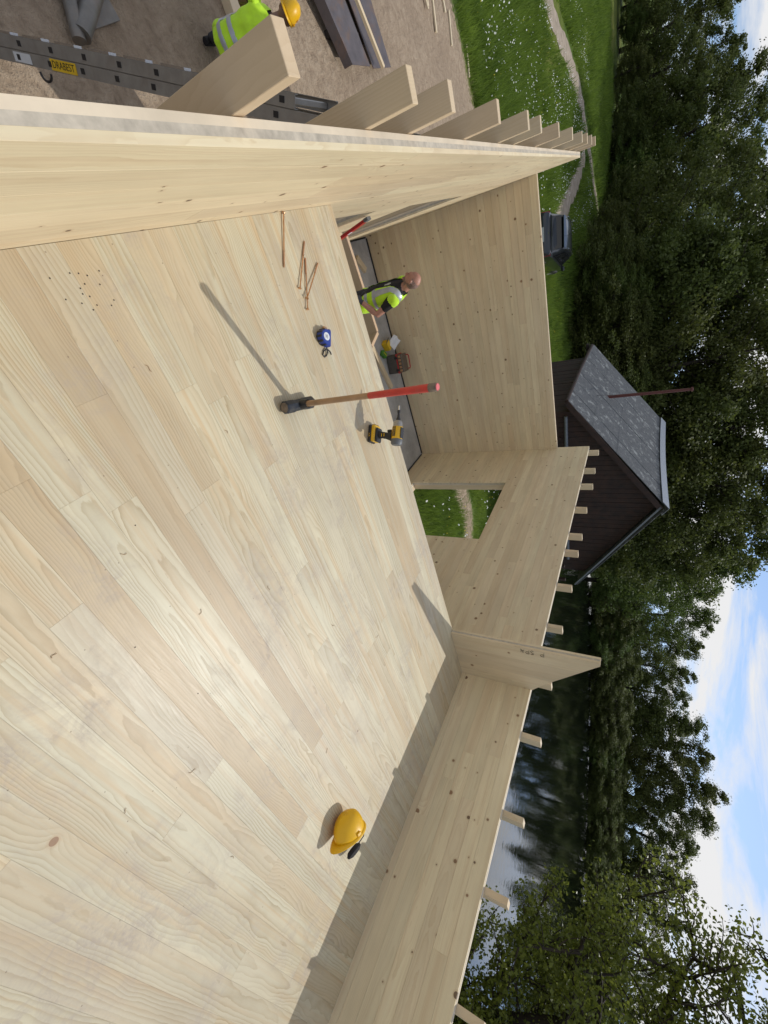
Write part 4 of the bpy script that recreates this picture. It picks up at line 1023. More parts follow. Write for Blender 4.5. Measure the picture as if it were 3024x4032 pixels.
def tape():
    mx = basis((0.087, -0.056, 0), (0.02, 0.128, 0), (0.293, 2.000, 0.0)); rz = math.atan2(mx[1][0], mx[0][0])
    root = empty('tape_measure', (0.293, 2.000, 0), (0, 0, rz), label='blue tape measure with black grips and wrist strap lying on the deck', cat='tape measure')
    def outline(k=1.0, n=14):
        pts = [(0.044 * k, 0.040 * k), (-0.044 * k, 0.040 * k)]
        return pts + [(-0.046 * k * math.cos(math.pi * i / n), (0.022 - 0.066 * math.sin(math.pi * i / n)) * k) for i in range(n + 1)]
    bd = MB()
    o1, o2, n = outline(1.0), outline(0.88), len(outline())
    V = [(x, y, 0.004) for x, y in o2] + [(x, y, 0.010) for x, y in o1] + [(x, y, 0.036) for x, y in o1] + [(x, y, 0.043) for x, y in o2]
    F = [tuple(range(n)), tuple(range(3 * n, 4 * n))[::-1]] + [(j * n + i, j * n + (i + 1) % n, (j + 1) * n + (i + 1) % n, (j + 1) * n + i) for j in range(3) for i in range(n)]
    b = bd.add(V, F).build('case', M['blue'], root, True)
    for i in range(4, 13, 2):
        a = math.pi * (i - 1.5) / 12; c = (-0.046 * math.cos(a), 0.022 - 0.064 * math.sin(a)); d = math.atan2(-0.064 * math.cos(a) * 1, 0.046 * math.sin(a))
        MB().box((c[0], c[1], 0.023), (0.013, 0.006, 0.036), Euler((0, 0, d)), 0.002).build('grip_pad', M['rubber'], b)
    MB().lathe([(0.021, 0.0425), (0.021, 0.0450), (0.0, 0.0452)], 22, Matrix.Translation((0, -0.002, 0)), sy=1.15).build('label', M['white'], root)
    for k, w in ((0.006, 0.022), (-0.001, 0.014), (-0.008, 0.020)): MB().box((0, -0.002 + k, 0.0455), (w, 0.0025, 0.0006)).build('label_line', M['grey_plastic'], root)
    MB().box((-0.040, 0.034, 0.022), (0.022, 0.018, 0.030), ch=0.003).build('mouth', M['blue'], root)
    MB().box((-0.055, 0.020, 0.012), (0.016, 0.022, 0.012)).build('blade_hook', M['brass'], root)
    MB().tube([(0.040, 0.036, 0.012), (0.062, 0.050, 0.008), (0.084, 0.046, 0.005), (0.098, 0.028, 0.005), (0.090, 0.012, 0.005), (0.068, 0.018, 0.006), (0.050, 0.040, 0.010), (0.058, 0.066, 0.012), (0.072, 0.078, 0.012)], 0.0038, 7).build('wrist_strap', M['black'], root, True)
tape()

def screw(h, t, label, dz=0.0):
    h, t = Vector(h), Vector(t); L = (t - h).length; r = 0.0042
    root = empty('construction_screw', h, label=label, cat='screw', group='long brass-coloured screws on the deck')
    root.rotation_euler = (t - h).to_track_quat('X', 'Z').to_euler()
    MB().lathe([(0.0, -0.004), (0.0085, -0.0035), (0.0088, -0.001), (0.0045, 0.005)], 12, Matrix.Rotation(R(90), 4, 'Y')).build('screw_head', M['brass'], root, True)
    MB().tube([(0.004, 0, 0), (L * .68, 0, 0)], 0.0034, 8).build('shank', M['brass'], root, True)
    V = []; tm = MB(); nt = 26
    prof = [(0.0032, L * .68)]
    for k in range(nt):
        x = L * .68 + (L * .30) * k / nt; prof += [(0.0046, x), (0.0033, x + L * .30 / nt * .55)]
    prof += [(0.0, L)]
    tm.lathe(prof, 8, Matrix.Rotation(R(90), 4, 'Y')).build('thread', M['brass'], root)
screw((-0.292, 2.029, 0.010), (-0.071, 1.896, 0.005), 'long brass-coloured screw lying nearest the left wall with its head against it')
screw((0.032, 1.958, 0.010), (-0.164, 2.131, 0.005), 'long brass-coloured screw lying apart between the wall screw and the crossed pair')
screw((0.135, 1.961, 0.010), (-0.092, 2.092, 0.005), 'lower of the two crossed screws, its head nearest the tape measure')
screw((0.085, 1.977, 0.019), (-0.053, 2.186, 0.006), 'upper of the two crossed screws, its point towards the deck edge')

def helmet(name, label, par=None):
    """local x = front, z = crown; opening in the plane z = 0"""
    root = empty(name, label=label, cat='helmet')
    nu, nv = 36, 11; V, F = [], []
    def rad(a): return (0.135 * (1 + 0.10 * max(0, math.cos(a)) ** 3), 0.108)
    for j in range(nv + 1):
        f = j / nv; ph = f * math.pi / 2
        for i in range(nu):
            a = 2 * math.pi * i / nu; rx, ry = rad(a); k = math.cos(ph) ** 0.72; zz = 0.155 * math.sin(ph) ** 1.0
            ridge = 0.006 * math.exp(-(math.sin(a) * k / 0.17) ** 2) * (k < 0.98)
            V.append((rx * k * math.cos(a), ry * k * math.sin(a), zz + ridge + 0.010 * (1 - k) * 0))
    for j in range(nv):
        for i in range(nu): F.append((j * nu + i, j * nu + (i + 1) % nu, (j + 1) * nu + (i + 1) % nu, (j + 1) * nu + i))
    sh = MB().add(V, F).build('shell', M['helmet'], root, True); sh.modifiers.new('s', 'SOLIDIFY').thickness = 0.003
    V, F = [], []
    for j, (k, z) in enumerate(((1.0, 0.004), (1.06, -0.004), (1.12, -0.012), (1.13, -0.018))):
        for i in range(nu):
            a = 2 * math.pi * i / nu; rx, ry = rad(a); pk = 0.040 * max(0, math.cos(a)) ** 2 * (k - 1) / 0.13
            V.append(((rx * k + pk) * math.cos(a), (ry * (1 + (k - 1) * .7)) * math.sin(a), z - 0.012 * max(0, math.cos(a)) ** 2 * (k - 1) / .13))
    for j in range(3):
        for i in range(nu): F.append((j * nu + i, j * nu + (i + 1) % nu, (j + 1) * nu + (i + 1) % nu, (j + 1) * nu + i))
    br = MB().add(V, F).build('brim', M['helmet'], root, True); br.modifiers.new('s', 'SOLIDIFY').thickness = 0.003
    for s in (-1, 1): MB().box((-0.01, s * 0.112, 0.020), (0.040, 0.012, 0.030), ch=0.004).build('slot_boss', M['helmet'], sh)
    for s in (-1, 1): MB().tube([(0.07, s * .016, 0.139), (0.0, s * .018, 0.158), (-0.08, s * .016, 0.132)], 0.003, 6).build('crown_rib', M['helmet'], sh, True)
    ring = [(0.105 * math.cos(2 * math.pi * k / 20), 0.085 * math.sin(2 * math.pi * k / 20), 0.010) for k in range(21)]
    MB().tube(ring, 0.010, 6, False, flat=0.35).build('headband', M['soft_black'], root, True)
    return root
hm = helmet('safety_helmet', 'yellow safety helmet lying on its side on the deck near the lake wall')
c_ = Vector((-0.88, 0.42, -0.16)).normalized(); f_ = Vector((-0.50, -0.84, -0.20)); f_ = (f_ - c_ * f_.dot(c_)).normalized()
hx = basis(f_, c_.cross(f_), (2.875, 0.55, 0.090)) @ Matrix.Scale(0.75, 4); hm.matrix_world = hx
# ear and chin pad hanging out of the opening
inv = hx.inverted()
def toh(*p): return inv @ Vector(p)
pad = MB(); ring_ = []
ctr = Vector((3.12, 0.515, 0.050))
for (rr_, hh_) in ((0.0, -0.022), (0.030, -0.018), (0.044, -0.004), (0.042, 0.010), (0.024, 0.020), (0.0, 0.022)):
    ring_.append((rr_, hh_))
pad.lathe(ring_, 16, inv @ Matrix.Translation(ctr) @ Matrix.Rotation(R(-35), 4, 'Z') @ Matrix.Rotation(R(25), 4, 'Y'), sx=0.8, sy=1.5)
pad.build('ear_pad', M['soft_black'], hm, True)
pad2 = MB(); pad2.tube([toh(2.97, 0.63, 0.10), toh(3.06, 0.60, 0.10), toh(3.12, 0.545, 0.055)], 0.004, 6)
pad2.build('chin_strap', M['soft_black'], hm, True)

# shavings and splinters lying about
SPL = ['beside the tip end of the sledgehammer shadow', 'on the open boards below the sledgehammer shadow', 'midway between hammer and fallen helmet', 'left of the fallen helmet, second nearest to it', 'in line with the hammer handle', 'nearest the fallen helmet on the camera side', 'nearest the camera at the bottom of the frame', 'between the fallen helmet and the cross wall', 'below the window opening, farther from the cross wall', 'nearest the cross wall foot', 'on the near boards level with the fallen helmet', 'nearest the sledgehammer head']
rs_ = random.Random(5)
for i, (x_, y_, L_, a_) in enumerate(((0.11, 0.97, 0.05, 0.4), (0.62, 0.52, 0.035, 1.2), (1.02, 0.62, 0.04, 2.2), (1.55, 0.22, 0.05, 0.9), (1.2, 0.95, 0.045, 2.9), (2.1, 0.1, 0.04, 0.1), (0.75, 0.18, 0.03, 1.9), (2.35, 0.75, 0.05, 2.5), (1.75, 1.2, 0.04, 0.6), (2.2, 1.5, 0.06, 1.1), (1.4, 0.0, 0.03, 2.0), (0.45, 1.15, 0.03, 0.2))):
    mb = MB(); pts = [(L_ * (k / 5 - .5), 0.006 * math.sin(k * 1.1 + i), 0.003 + 0.002 * abs(math.sin(k + i))) for k in range(6)]
    mb.tube(pts, 0.0016, 5); o = mb.build('wood_splinter', M['handle'], None, False, (x_, y_, 0.0), (0, 0, a_))
    tag(o, 'tiny dark wood splinter on the deck, ' + SPL[i], 'splinter', 'wood splinters on the deck')
    o.scale = (0.6, 0.6, 0.6)

# screw holes left in the boards near the left wall
hole = MB().lathe([(0.0, 0.0004), (0.0016, 0.0004), (0.0026, 0.0002)], 10).mesh('screw_hole'); hole.materials.append(M['bark'])
for (x_, y_) in ((-0.215, 0.828), (-0.153, 0.836), (-0.218, 0.893), (-0.213, 0.919), (-0.203, 0.942), (-0.173, 0.898), (-0.182, 0.919), (-0.157, 0.895), (-0.146, 0.912), (-0.133, 0.876), (-0.108, 0.899), (-0.118, 0.919), (-0.172, 0.966), (-0.209, 0.988), (-0.107, 0.965), (-0.12, 0.983), (0.56, 0.61), (0.93, 0.36), (1.30, 0.42)):
    link('screw_hole', hole, None, deck, (x_, y_, 0.0004))

# ------------------------------------------------------------------ in the sunken room
lp = empty('partition_wall', (0.35, 5.95, Z0), label='low timber panel with top edge painted sunlit standing behind the bald worker', cat='partition')
for nm, c, s, rz in (('board', (-0.02, 0.0, 0.29), (1.30, 0.058, 0.58), 0.09), ('board', (0.705, -0.075, 0.29), (0.30, 0.058, 0.58), -1.15)):
    mb = MB(); mb.box((0, 0, 0), s, ch=0.002); o = mb.build(nm, M['stud'], lp, False, c, (0, 0, rz)); o.color = (0.5, 0.4, 0.75, 1)  # board tone darkened to paint the shaded faces
    mb = MB(); mb.box((0, 0, 0), (s[0], s[1] - .006, 0.012)); o = mb.build('painted_sunlit_top', M['batten'], lp, False, (c[0], c[1], 0.587), (0, 0, rz))  # paler strip added to paint sunlight along the panel's top edge
def loose(name, a, b, w, t, z, label, mat='batten', col=None, cat='plank', group=None, roll=0):
    a, b = Vector(a), Vector(b); L = (b - a).length; mid = (a + b) / 2
    vs, fs = chamfer_box(L / 2, w / 2, t / 2, min(0.002, t / 4)); me = MB().add(vs, fs).mesh(name)
    o = link(name, me, M[mat], None, (mid.x, mid.y, z + t / 2 + (a.z + b.z) / 2), (roll, 0, 0)); o.rotation_euler = (roll, -math.asin((b.z - a.z) / L), math.atan2(b.y - a.y, b.x - a.x))
    o.color = col or tone(); return tag(o, label, cat, group)
loose('timber_offcut', (-0.05, 6.93, 0), (0.17, 7.10, 0), 0.10, 0.045, Z0, 'small pale timber offcut on the slab near the left corner', 'batten', None, 'offcut')
loose('timber_batten', (1.30, 6.62, 0), (2.15, 6.90, 0), 0.10, 0.05, Z0, 'pale batten lying on the slab in front of the tool organiser', 'batten', (0.2, 0.2, 0.95, 1), 'batten')
loose('grey_board', (1.05, 6.35, 0), (1.62, 6.50, 0), 0.22, 0.03, Z0, 'grey board lying flat on the slab beside the green box', 'concrete', None, 'board')
# tool organiser with red lid rim and handle
og = empty('tool_organiser', (1.78, 7.12, Z0), (0, 0, R(-8)), label='dark tool organiser box with red handle and rim on the slab', cat='toolbox')
og.scale = (0.82, 0.82, 0.82)
MB().box((0, 0, 0.13), (0.40, 0.26, 0.26), ch=0.015).build('case', M['toolbox'], og)
MB().box((0, 0, 0.265), (0.42, 0.28, 0.022), ch=0.006).build('rim', M['redplastic'], og)
tl = MB().box((0, 0, 0.335), (0.39, 0.25, 0.115), ch=0.012).build('compartment_lid', M['bucket'], og)
for k in range(5): MB().box((-0.15 + 0.075 * k, -0.127, 0.335), (0.045, 0.008, 0.06)).build('divider', M['brass'], tl)
hd = MB(); hd.tube([(-0.15, 0.10, 0.39), (-0.15, 0.10, 0.44), (-0.12, 0.10, 0.455), (0.12, 0.10, 0.455), (0.15, 0.10, 0.44), (0.15, 0.10, 0.39)], 0.012, 8); hd.build('handle', M['redplastic'], og, True)
for s in (-1, 1): MB().box((s * 0.13, -0.142, 0.25), (0.05, 0.02, 0.07), ch=0.004).build('latch', M['black'], og)
bx = empty('cardboard_box', (1.42, 7.08, Z0), (0, 0, R(25)), label='open yellow box on the slab beside the tool organiser', cat='box')
MB().box((0, 0, 0.06), (0.16, 0.11, 0.12), ch=0.003).build('carton', M['ybox'], bx)
MB().box((-0.085, 0, 0.12), (0.09, 0.11, 0.004), Euler((0, 0.5, 0))).build('flap', M['black'], bx)
gb = empty('green_box', (1.53, 6.93, Z0), (0, 0, R(40)), label='small green box lying between the yellow box and the organiser', cat='box')
MB().box((0, 0, 0.035), (0.13, 0.10, 0.07), ch=0.006).build('carton', M['green'], gb); MB().box((0, 0, 0.071), (0.10, 0.012, 0.004)).build('seam', M['ybox'], gb)
pp = MB(); nq = 6
V = [(0.17 * (i / (nq - 1) - .5), 0.22 * (j / (nq - 1) - .5), 0.012 + 0.05 * abs(math.sin(i * 0.9)) * (j / nq) + 0.008 * math.cos(j * 1.3)) for i in range(nq) for j in range(nq)]
pp.add(V, [(i * nq + j, (i + 1) * nq + j, (i + 1) * nq + j + 1, i * nq + j + 1) for i in range(nq - 1) for j in range(nq - 1)])
o = pp.build('paper_sheet', M['paper'], None, False, (1.42, 7.22, Z0 + 0.13), (0.2, -0.2, 0.5)); tag(o, 'crumpled white paper sheet on top of the yellow box', 'paper'); o.modifiers.new('s', 'SOLIDIFY').thickness = 0.001
# red spirit level leaning on the left wall
lv = empty('spirit_level', (0.105, 4.02, Z0), label='red spirit level leaning against the left wall beyond the deck', cat='spirit level')
a_, b_ = Vector((0, 0, 0.01)), Vector((-0.385, -0.09, 2.05)); mx = basis(b_ - a_, (0, 1, 0), (a_ + b_) / 2)
for nm, c, s, mt in (('rail', (0, 0, 0), ((b_ - a_).length - .08, 0.058, 0.024), 'redplastic'), ('end_cap', ((b_ - a_).length / 2 - .02, 0, 0), (0.045, 0.062, 0.028), 'grey_plastic'), ('end_cap', (-(b_ - a_).length / 2 + .02, 0, 0), (0.045, 0.062, 0.028), 'grey_plastic'), ('vial_window', (0.80, 0, 0), (0.05, 0.034, 0.026), 'white'), ('vial_window', (0, 0, 0), (0.05, 0.034, 0.026), 'white')):
    o = MB().box((0, 0, 0), s, ch=0.002).build(nm, M[mt], lv); o.matrix_local = mx @ Matrix.Translation(c)

# ------------------------------------------------------------------ yard outside the left wall
def ladder():
    root = empty('extension_ladder', (-2.26, 2.465, float(ground_z(-2.26, 2.465))), label='aluminium extension ladder leaning on the outside of the left wall', cat='ladder')
    O = Vector((-2.26, 2.465, -2.85)); u = Vector((0.456, 0, 0.89)).normalized(); nn = Vector((0.89, 0, -0.456)).normalized(); Wd = 0.42
    base = Vector(root.location); L = 3.80
    def put(name, c, size, mat, par=root, ch=0.0):
        o = MB().box((0, 0, 0), size, ch=ch).build(name, mat, par); o.matrix_local = basis(u, (0, 1, 0), O + u * c[0] + Vector((0, c[1], 0)) + nn * c[2] - base); return o
    # local axes of each piece: x up the ladder, y across, z = u x y = towards (-nn)
    for (n0, sl, s0, s1) in ((0.055, 'front', 0.12, 3.2), (0.118, 'back', 0.0, L)):
        for yy in (0.0, Wd):
            sgn = 1 if yy == 0 else -1
            rl = put('rail', ((s0 + s1) / 2, yy + sgn * 0.002, n0), (s1 - s0, 0.004, 0.058), M['steel'])
            for e in (-1, 1): put('flange', ((s0 + s1) / 2, yy + sgn * 0.014, n0 + e * 0.028), (s1 - s0, 0.026, 0.003), M['steel'], root)
            s = (1.41 - 0.285 * 4) if sl == 'front' else (1.085 - 0.285 * 3)
            k = 0
            while s < s1 - 0.05:
                if yy == 0:
                    put('rung_end', (s, -0.0012, n0), (0.030, 0.003, 0.026), M['black'], root)
                    put('rung', (s, Wd / 2, n0), (0.028, Wd - 0.01, 0.030), M['steel'], root, 0.004)
                s += 0.285
    # flat bright treads along the front edge
    s = 1.41 - 0.285 * 4
    while s < 3.1:
        put('tread', (s + 0.10, 0.05, 0.018), (0.17, 0.05, 0.012), M['chrome'], root); s += 0.285
    pl = put('sticker', (1.49, -0.0018, 0.118), (0.225, 0.0012, 0.052), M['ybox'])
    tm = text_mesh('DRABEST', 0.047, 0.0003); o = link('lettering', tm, M['marker'], pl); o.matrix_local = basis((1, 0, 0), (0, 0, 1), (0, -0.0012, 0))
    put('sticker', (1.12, -0.0018, 0.118), (0.16, 0.0012, 0.045), M['white'])
    V = [O + u * (1.30 + 0.05 * math.cos(a)) + nn * (0.165 + 0.04 * math.sin(a)) - base for a in [math.pi * k / 8 for k in range(9)]]
    MB().tube(V, 0.007, 6).build('hook', M['black'], root, True)
    for yy in (0.0, Wd): put('foot', (0.02, yy, 0.118), (0.09, 0.045, 0.075), M['rubber'], root, 0.006)
ladder()

# steel prop frame lying by the ladder's foot
pf = empty('steel_prop', (-2.45, 3.75, -2.85), label='galvanised steel tubes with a bolted plate lying beyond the ladder', cat='steel frame')
MB().tube([(-0.70, 0.20, 0.10), (-0.10, 0.02, 0.10), (0.22, -0.08, 0.09)], 0.055, 14).build('tube', M['zinc'], pf, True)
MB().tube([(-0.75, 1.08, 0.11), (-0.20, 0.36, 0.11), (0.18, -0.10 + 0.06, 0.10)], 0.075, 14).build('tube', M['zinc'], pf, True)
MB().box((-0.22, 0.25, 0.06), (0.55, 0.34, 0.016), Euler((0.1, 0.05, 0.3)), 0.003).build('plate', M['zinc'], pf)
for q in ((-0.10, 0.20, 0.075), (-0.30, 0.34, 0.08)): MB().lathe([(0.022, 0.0), (0.022, 0.02), (0.0, 0.021)], 6, Matrix.Translation(q)).build('bolt', M['black'], pf)

# sheets of steel on bearers
def sheet(name, pts, z, th, label, mat='rust'):
    root = empty(name, (pts[0][0], pts[0][1], z), label=label, cat='steel sheet')
    mb = MB(); mb.prism([(p[0] - pts[0][0], p[1] - pts[0][1]) for p in pts], th); mb.build('sheet', M[mat], root)
    return root
sh1 = sheet('steel_sheet', [(-5.4, 6.55), (-2.55, 8.35), (-2.60, 8.98), (-5.75, 7.25)], -2.60, 0.012, 'dark rusty steel sheet raised off the sand, nearer of the two')
MB().box((-0.0, 0.05, -0.12), (0.1, 0.9, 0.22)).build('bearer', M['dark_wood'], sh1)
MB().box((2.45, 1.95, -0.12), (0.09, 0.7, 0.22)).build('bearer', M['dark_wood'], sh1)
MB().add([(0.0, 0.0, 0.0), (2.85, 1.8, 0), (2.85, 1.8, -0.14), (0, 0, -0.14)], [(0, 1, 2, 3)]).build('folded_edge', M['rust'], sh1)
sh2 = sheet('steel_sheet', [(-5.6, 7.95), (-2.66, 9.35), (-2.76, 10.10), (-5.9, 9.0)], -2.72, 0.012, 'dark steel sheet lying on the sand, farther of the two')
MB().box((1.4, 0.9, -0.06), (2.6, 0.08, 0.10), Euler((0, 0, 0.44))).build('bearer', M['dark_wood'], sh2)
loose('timber_batten', (-4.6, 8.15, 0), (-2.62, 9.42, 0), 0.07, 0.05, -2.585, 'long pale batten lying across the two steel sheets', 'batten', None, 'batten')
loose('timber_beam', (-5.2, 6.08, 0), (-2.72, 6.08, 0), 0.26, 0.12, -2.86, 'thick pale beam on the sand behind the helmeted worker', 'batten', None, 'beam')
for a, b, w, lb in (((-4.55, 12.75), (-4.05, 12.95), 0.06, 'short pale offcut, nearest of the scattered sticks on the sand'), ((-4.9, 13.05), (-4.12, 13.02), 0.05, 'pale stick beside the nearest offcut on the sand'), ((-4.9, 13.62), (-3.79, 13.46), 0.07, 'longest pale stick lying on the sand in the middle of the scatter'),
                    ((-4.8, 14.2), (-4.25, 14.30), 0.06, 'pale stick at the frame edge behind the longest one'), ((-4.38, 14.74), (-3.74, 14.60), 0.06, 'thin pale stick on the sand near the grass'), ((-4.02, 16.10), (-3.32, 15.99), 0.05, 'pale stick lying at the edge of the grass, farthest of the scatter')):
    za = float(ground_z(*a)); zb = float(ground_z(*b)); loose('timber_stick', (*a, 0), (*b, 0), w, 0.035, max(za, zb) + 0.01, lb, 'batten', None, 'stick', 'pale sticks scattered on the sand')

# ------------------------------------------------------------------ lake side bits
rl = empty('jetty_rail', (61.2, 43.6, -4.0), label='pale bathing ladder rail on the far shore', cat='railing')
MB().tube([(0, 2.2, 0.7), (0, 0, 0.5), (0.2, -1.6, 0.35)], 0.09, 8).build('rail', M['white'], rl, True)
for s in (0, 1.0): MB().tube([(s, -1.2, -1.6), (s, -1.2, 0.2), (s, -0.6, 0.9), (s, 0.0, 0.6)], 0.07, 8).build('rail', M['white'], rl, True)
jt = empty('wooden_frame', (12.2, 1.75, -3.9), label='weathered wooden frame at the water between the alder boughs', cat='frame')
MB().tube([(-0.2, 0.35, 2.35), (-0.1, -0.05, 2.9)], 0.05, 8).build('beam', M['zinc'], jt); MB().tube([(0.0, -0.55, 2.7), (0, 0.1, 2.95)], 0.05, 8).build('beam', M['bark'], jt)
for s in (-0.45, 0.3): MB().tube([(0, s, -0.3), (0, s, 2.75)], 0.06, 8).build('post', M['bark'], jt)

# ------------------------------------------------------------------ people
def evaluated(o):
    dg = bpy.context.evaluated_depsgraph_get(); dg.update(); me = bpy.data.meshes.new_from_object(o.evaluated_get(dg)); return me
def fuse(parts, voxel=0.011, smooth=4):
    mb = MB()
    for pts, rad, flat, upv in parts: mb.tube(pts, rad, 14, True, flat=flat, up=upv)
    o = link('tmp', mb.mesh('tmp')); m = o.modifiers.new('r', 'REMESH'); m.mode = 'VOXEL'; m.voxel_size = voxel
    s = o.modifiers.new('s', 'SMOOTH'); s.factor = 0.5; s.iterations = smooth
    me = evaluated(o); bpy.data.objects.remove(o); return me
def shell(me, pred, off, name, mat, parent, wob=0.0, seed=0):
    """a garment: the body's faces that satisfy pred, lifted off the skin"""
    n = len(me.vertices); co = np.empty(n * 3, np.float32); me.vertices.foreach_get('co', co); co = co.reshape(-1, 3)
    no = np.empty(n * 3, np.float32); me.vertices.foreach_get('normal', no); no = no.reshape(-1, 3)
    k = pred(co[:, 0], co[:, 1], co[:, 2]); fs = [tuple(p.vertices) for p in me.polygons if all(k[i] for i in p.vertices)]
    used = sorted({i for f in fs for i in f}); mp = {v: i for i, v in enumerate(used)}
    w = wob * (np.sin(co[:, 2] * 34 + co[:, 0] * 21 + seed) + np.sin(co[:, 1] * 43 + co[:, 2] * 17 + seed * 2)) if wob else 0
    P = co + no * (off + w)[:, None] if wob else co + no * off
    mb = MB().add([tuple(P[i]) for i in used], [tuple(mp[i] for i in f) for f in fs]); o = mb.build(name, mat, parent, False)
    for p in o.data.polygons: p.use_smooth = True
    return o
def person(label, loc, rz, J, skin, helmet_on, glove_m, shirt_sleeve, vest_open=True, cut_legs=False):
    root = empty('person', loc, (0, 0, rz), label=label, cat='person')
    V3 = lambda *a: Vector(a)
    parts = []
    T = J['torso']           # list of (point, half width y, half depth ratio)
    parts.append(([V3(*p) for p, _, _ in T], [w for _, w, _ in T], 0.62, (0, 1, 0) if False else None))
    mb_parts = []
    # torso as an elliptical tube: width along y, depth along x
    pts = [V3(*p) for p, _, _ in T]
    tor = MB(); n = 20; VV_, FF = [], []
    for (p, w, d) in T:
        for k in range(n):
            a = 2 * math.pi * k / n; ca, sa = math.cos(a), math.sin(a)
            VV_.append((p[0] + d * math.copysign(abs(ca) ** 0.8, ca), p[1] + w * math.copysign(abs(sa) ** 0.8, sa), p[2]))
    for i in range(len(T) - 1):
        for k in range(n): FF.append((i * n + k, i * n + (k + 1) % n, (i + 1) * n + (k + 1) % n, (i + 1) * n + k))
    FF += [tuple(range(n))[::-1], tuple(range((len(T) - 1) * n, len(T) * n))]
    tor.add(VV_, FF)
    for s, k in ((1, 'L'), (-1, 'R')):
        sh, el, wr = (V3(*J['arm' + k][i]) for i in range(3)); tor.tube([sh.lerp(el, -0.12), sh, sh.lerp(el, .5), el, el.lerp(wr, .3), wr], [0.05, 0.062, 0.052, 0.043, 0.044, 0.030], 12)
        hand = V3(*J['arm' + k][3]); pd_ = (hand - wr).normalized()
        tor.tube([wr, wr.lerp(hand, .45), hand], [0.030, 0.042, 0.034], 10, flat=0.6)
        sd = pd_.cross(V3(0, 0, 1)); sd = sd.normalized() if sd.length > .1 else V3(1, 0, 0)
        for q in range(4):
            b = hand + sd * (0.030 - 0.020 * q); curl = pd_ * 0.032 + V3(0, 0, -0.010)
            L = (0.9, 1.05, 1.0, 0.8)[q]; tor.tube([b - pd_ * .02, b + curl * L, b + curl * L * 1.7 + V3(0.012, 0, -0.018)], [0.011, 0.010, 0.008], 8)
        tb = wr.lerp(hand, .4) + sd * 0.035; tor.tube([tb, tb + sd * 0.028 + pd_ * .02, tb + sd * .03 + pd_ * .055], [0.013, 0.012, 0.009], 8)
        hp, kn, an = (V3(*J['leg' + k][i]) for i in range(3)); tor.tube([hp.lerp(kn, -.1), hp, hp.lerp(kn, .5), kn, kn.lerp(an, .35), an], [0.085, 0.098, 0.080, 0.060, 0.062, 0.042], 12)
    hc = V3(*J['head']); nk = V3(*J['neck']); fw = V3(*J['look']).normalized()
    tor.tube([nk + V3(-0.01, 0, -0.06), nk, hc + V3(-0.02, 0, -0.05)], [0.085, 0.062, 0.058], 12)
    # head: skull, jaw, nose
    rt_ = fw.cross(V3(0, 0, 1)).normalized(); upv = rt_.cross(fw).normalized(); hm_ = Matrix(((fw.x, -rt_.x, upv.x), (fw.y, -rt_.y, upv.y), (fw.z, -rt_.z, upv.z)))
    def hp_(x, y, z): return hc + hm_ @ V3(x, y, z)
    nu, nv = 18, 12; VV_, FF = [], []
    for j in range(nv + 1):
        ph = -math.pi / 2 + math.pi * j / nv
        for i in range(nu):
            a = 2 * math.pi * i / nu; x, y, z = math.cos(ph) * math.cos(a), math.cos(ph) * math.sin(a), math.sin(ph)
            X_ = x * (0.098 if x < 0 else 0.092); Y_ = y * 0.076; Z_ = z * 0.118
            if z < 0: Y_ *= 1 + 0.28 * z; X_ = X_ * (1 + 0.12 * z) + 0.018 * -z
            VV_.append(hp_(X_, Y_, Z_))
    for j in range(nv):
        for i in range(nu): FF.append((j * nu + i, j * nu + (i + 1) % nu, (j + 1) * nu + (i + 1) % nu, (j + 1) * nu + i))
    tor.add(VV_, FF)
    tor.tube([hp_(0.082, 0, 0.018), hp_(0.104, 0, -0.012), hp_(0.113, 0, -0.030), hp_(0.090, 0, -0.040)], [0.010, 0.012, 0.016, 0.012], 8)
    tor.tube([hp_(0.070, 0, -0.085), hp_(0.086, 0, -0.095), hp_(0.075, 0, -0.108)], [0.022, 0.026, 0.02], 8)
    tor.tube([hp_(0.080, 0.035, 0.028), hp_(0.090, 0, 0.030), hp_(0.080, -0.035, 0.028)], [0.012, 0.012, 0.012], 6)
    tor.tube([hp_(0.082, 0.020, -0.062), hp_(0.093, 0, -0.060), hp_(0.082, -0.020, -0.062)], [0.008, 0.010, 0.008], 6)
    for s in (-1, 1): tor.tube([hp_(0.000, s * 0.076, -0.030), hp_(-0.012, s * 0.088, 0.0), hp_(-0.008, s * 0.088, 0.022), hp_(0.008, s * 0.080, 0.024)], [0.010, 0.013, 0.013, 0.008], 8)
    o = link('tmp', tor.mesh('tmp')); m = o.modifiers.new('r', 'REMESH'); m.mode = 'VOXEL'; m.voxel_size = 0.0095
    s_ = o.modifiers.new('s', 'SMOOTH'); s_.factor = 0.5; s_.iterations = 3
    me = evaluated(o); bpy.data.objects.remove(o)
    body = link('body', me, skin, root)
    for p in me.polygons: p.use_smooth = True
    for s in (-1, 1): MB().lathe([(0.0, 0.004), (0.009, 0.0)], 10, Matrix.Translation(hp_(0.0865, s * 0.030, 0.008)) @ fw.to_track_quat('Z', 'Y').to_matrix().to_4x4()).build('eye', M['eye'], root)
    aL = [V3(*p) for p in J['armL']]; aR = [V3(*p) for p in J['armR']]
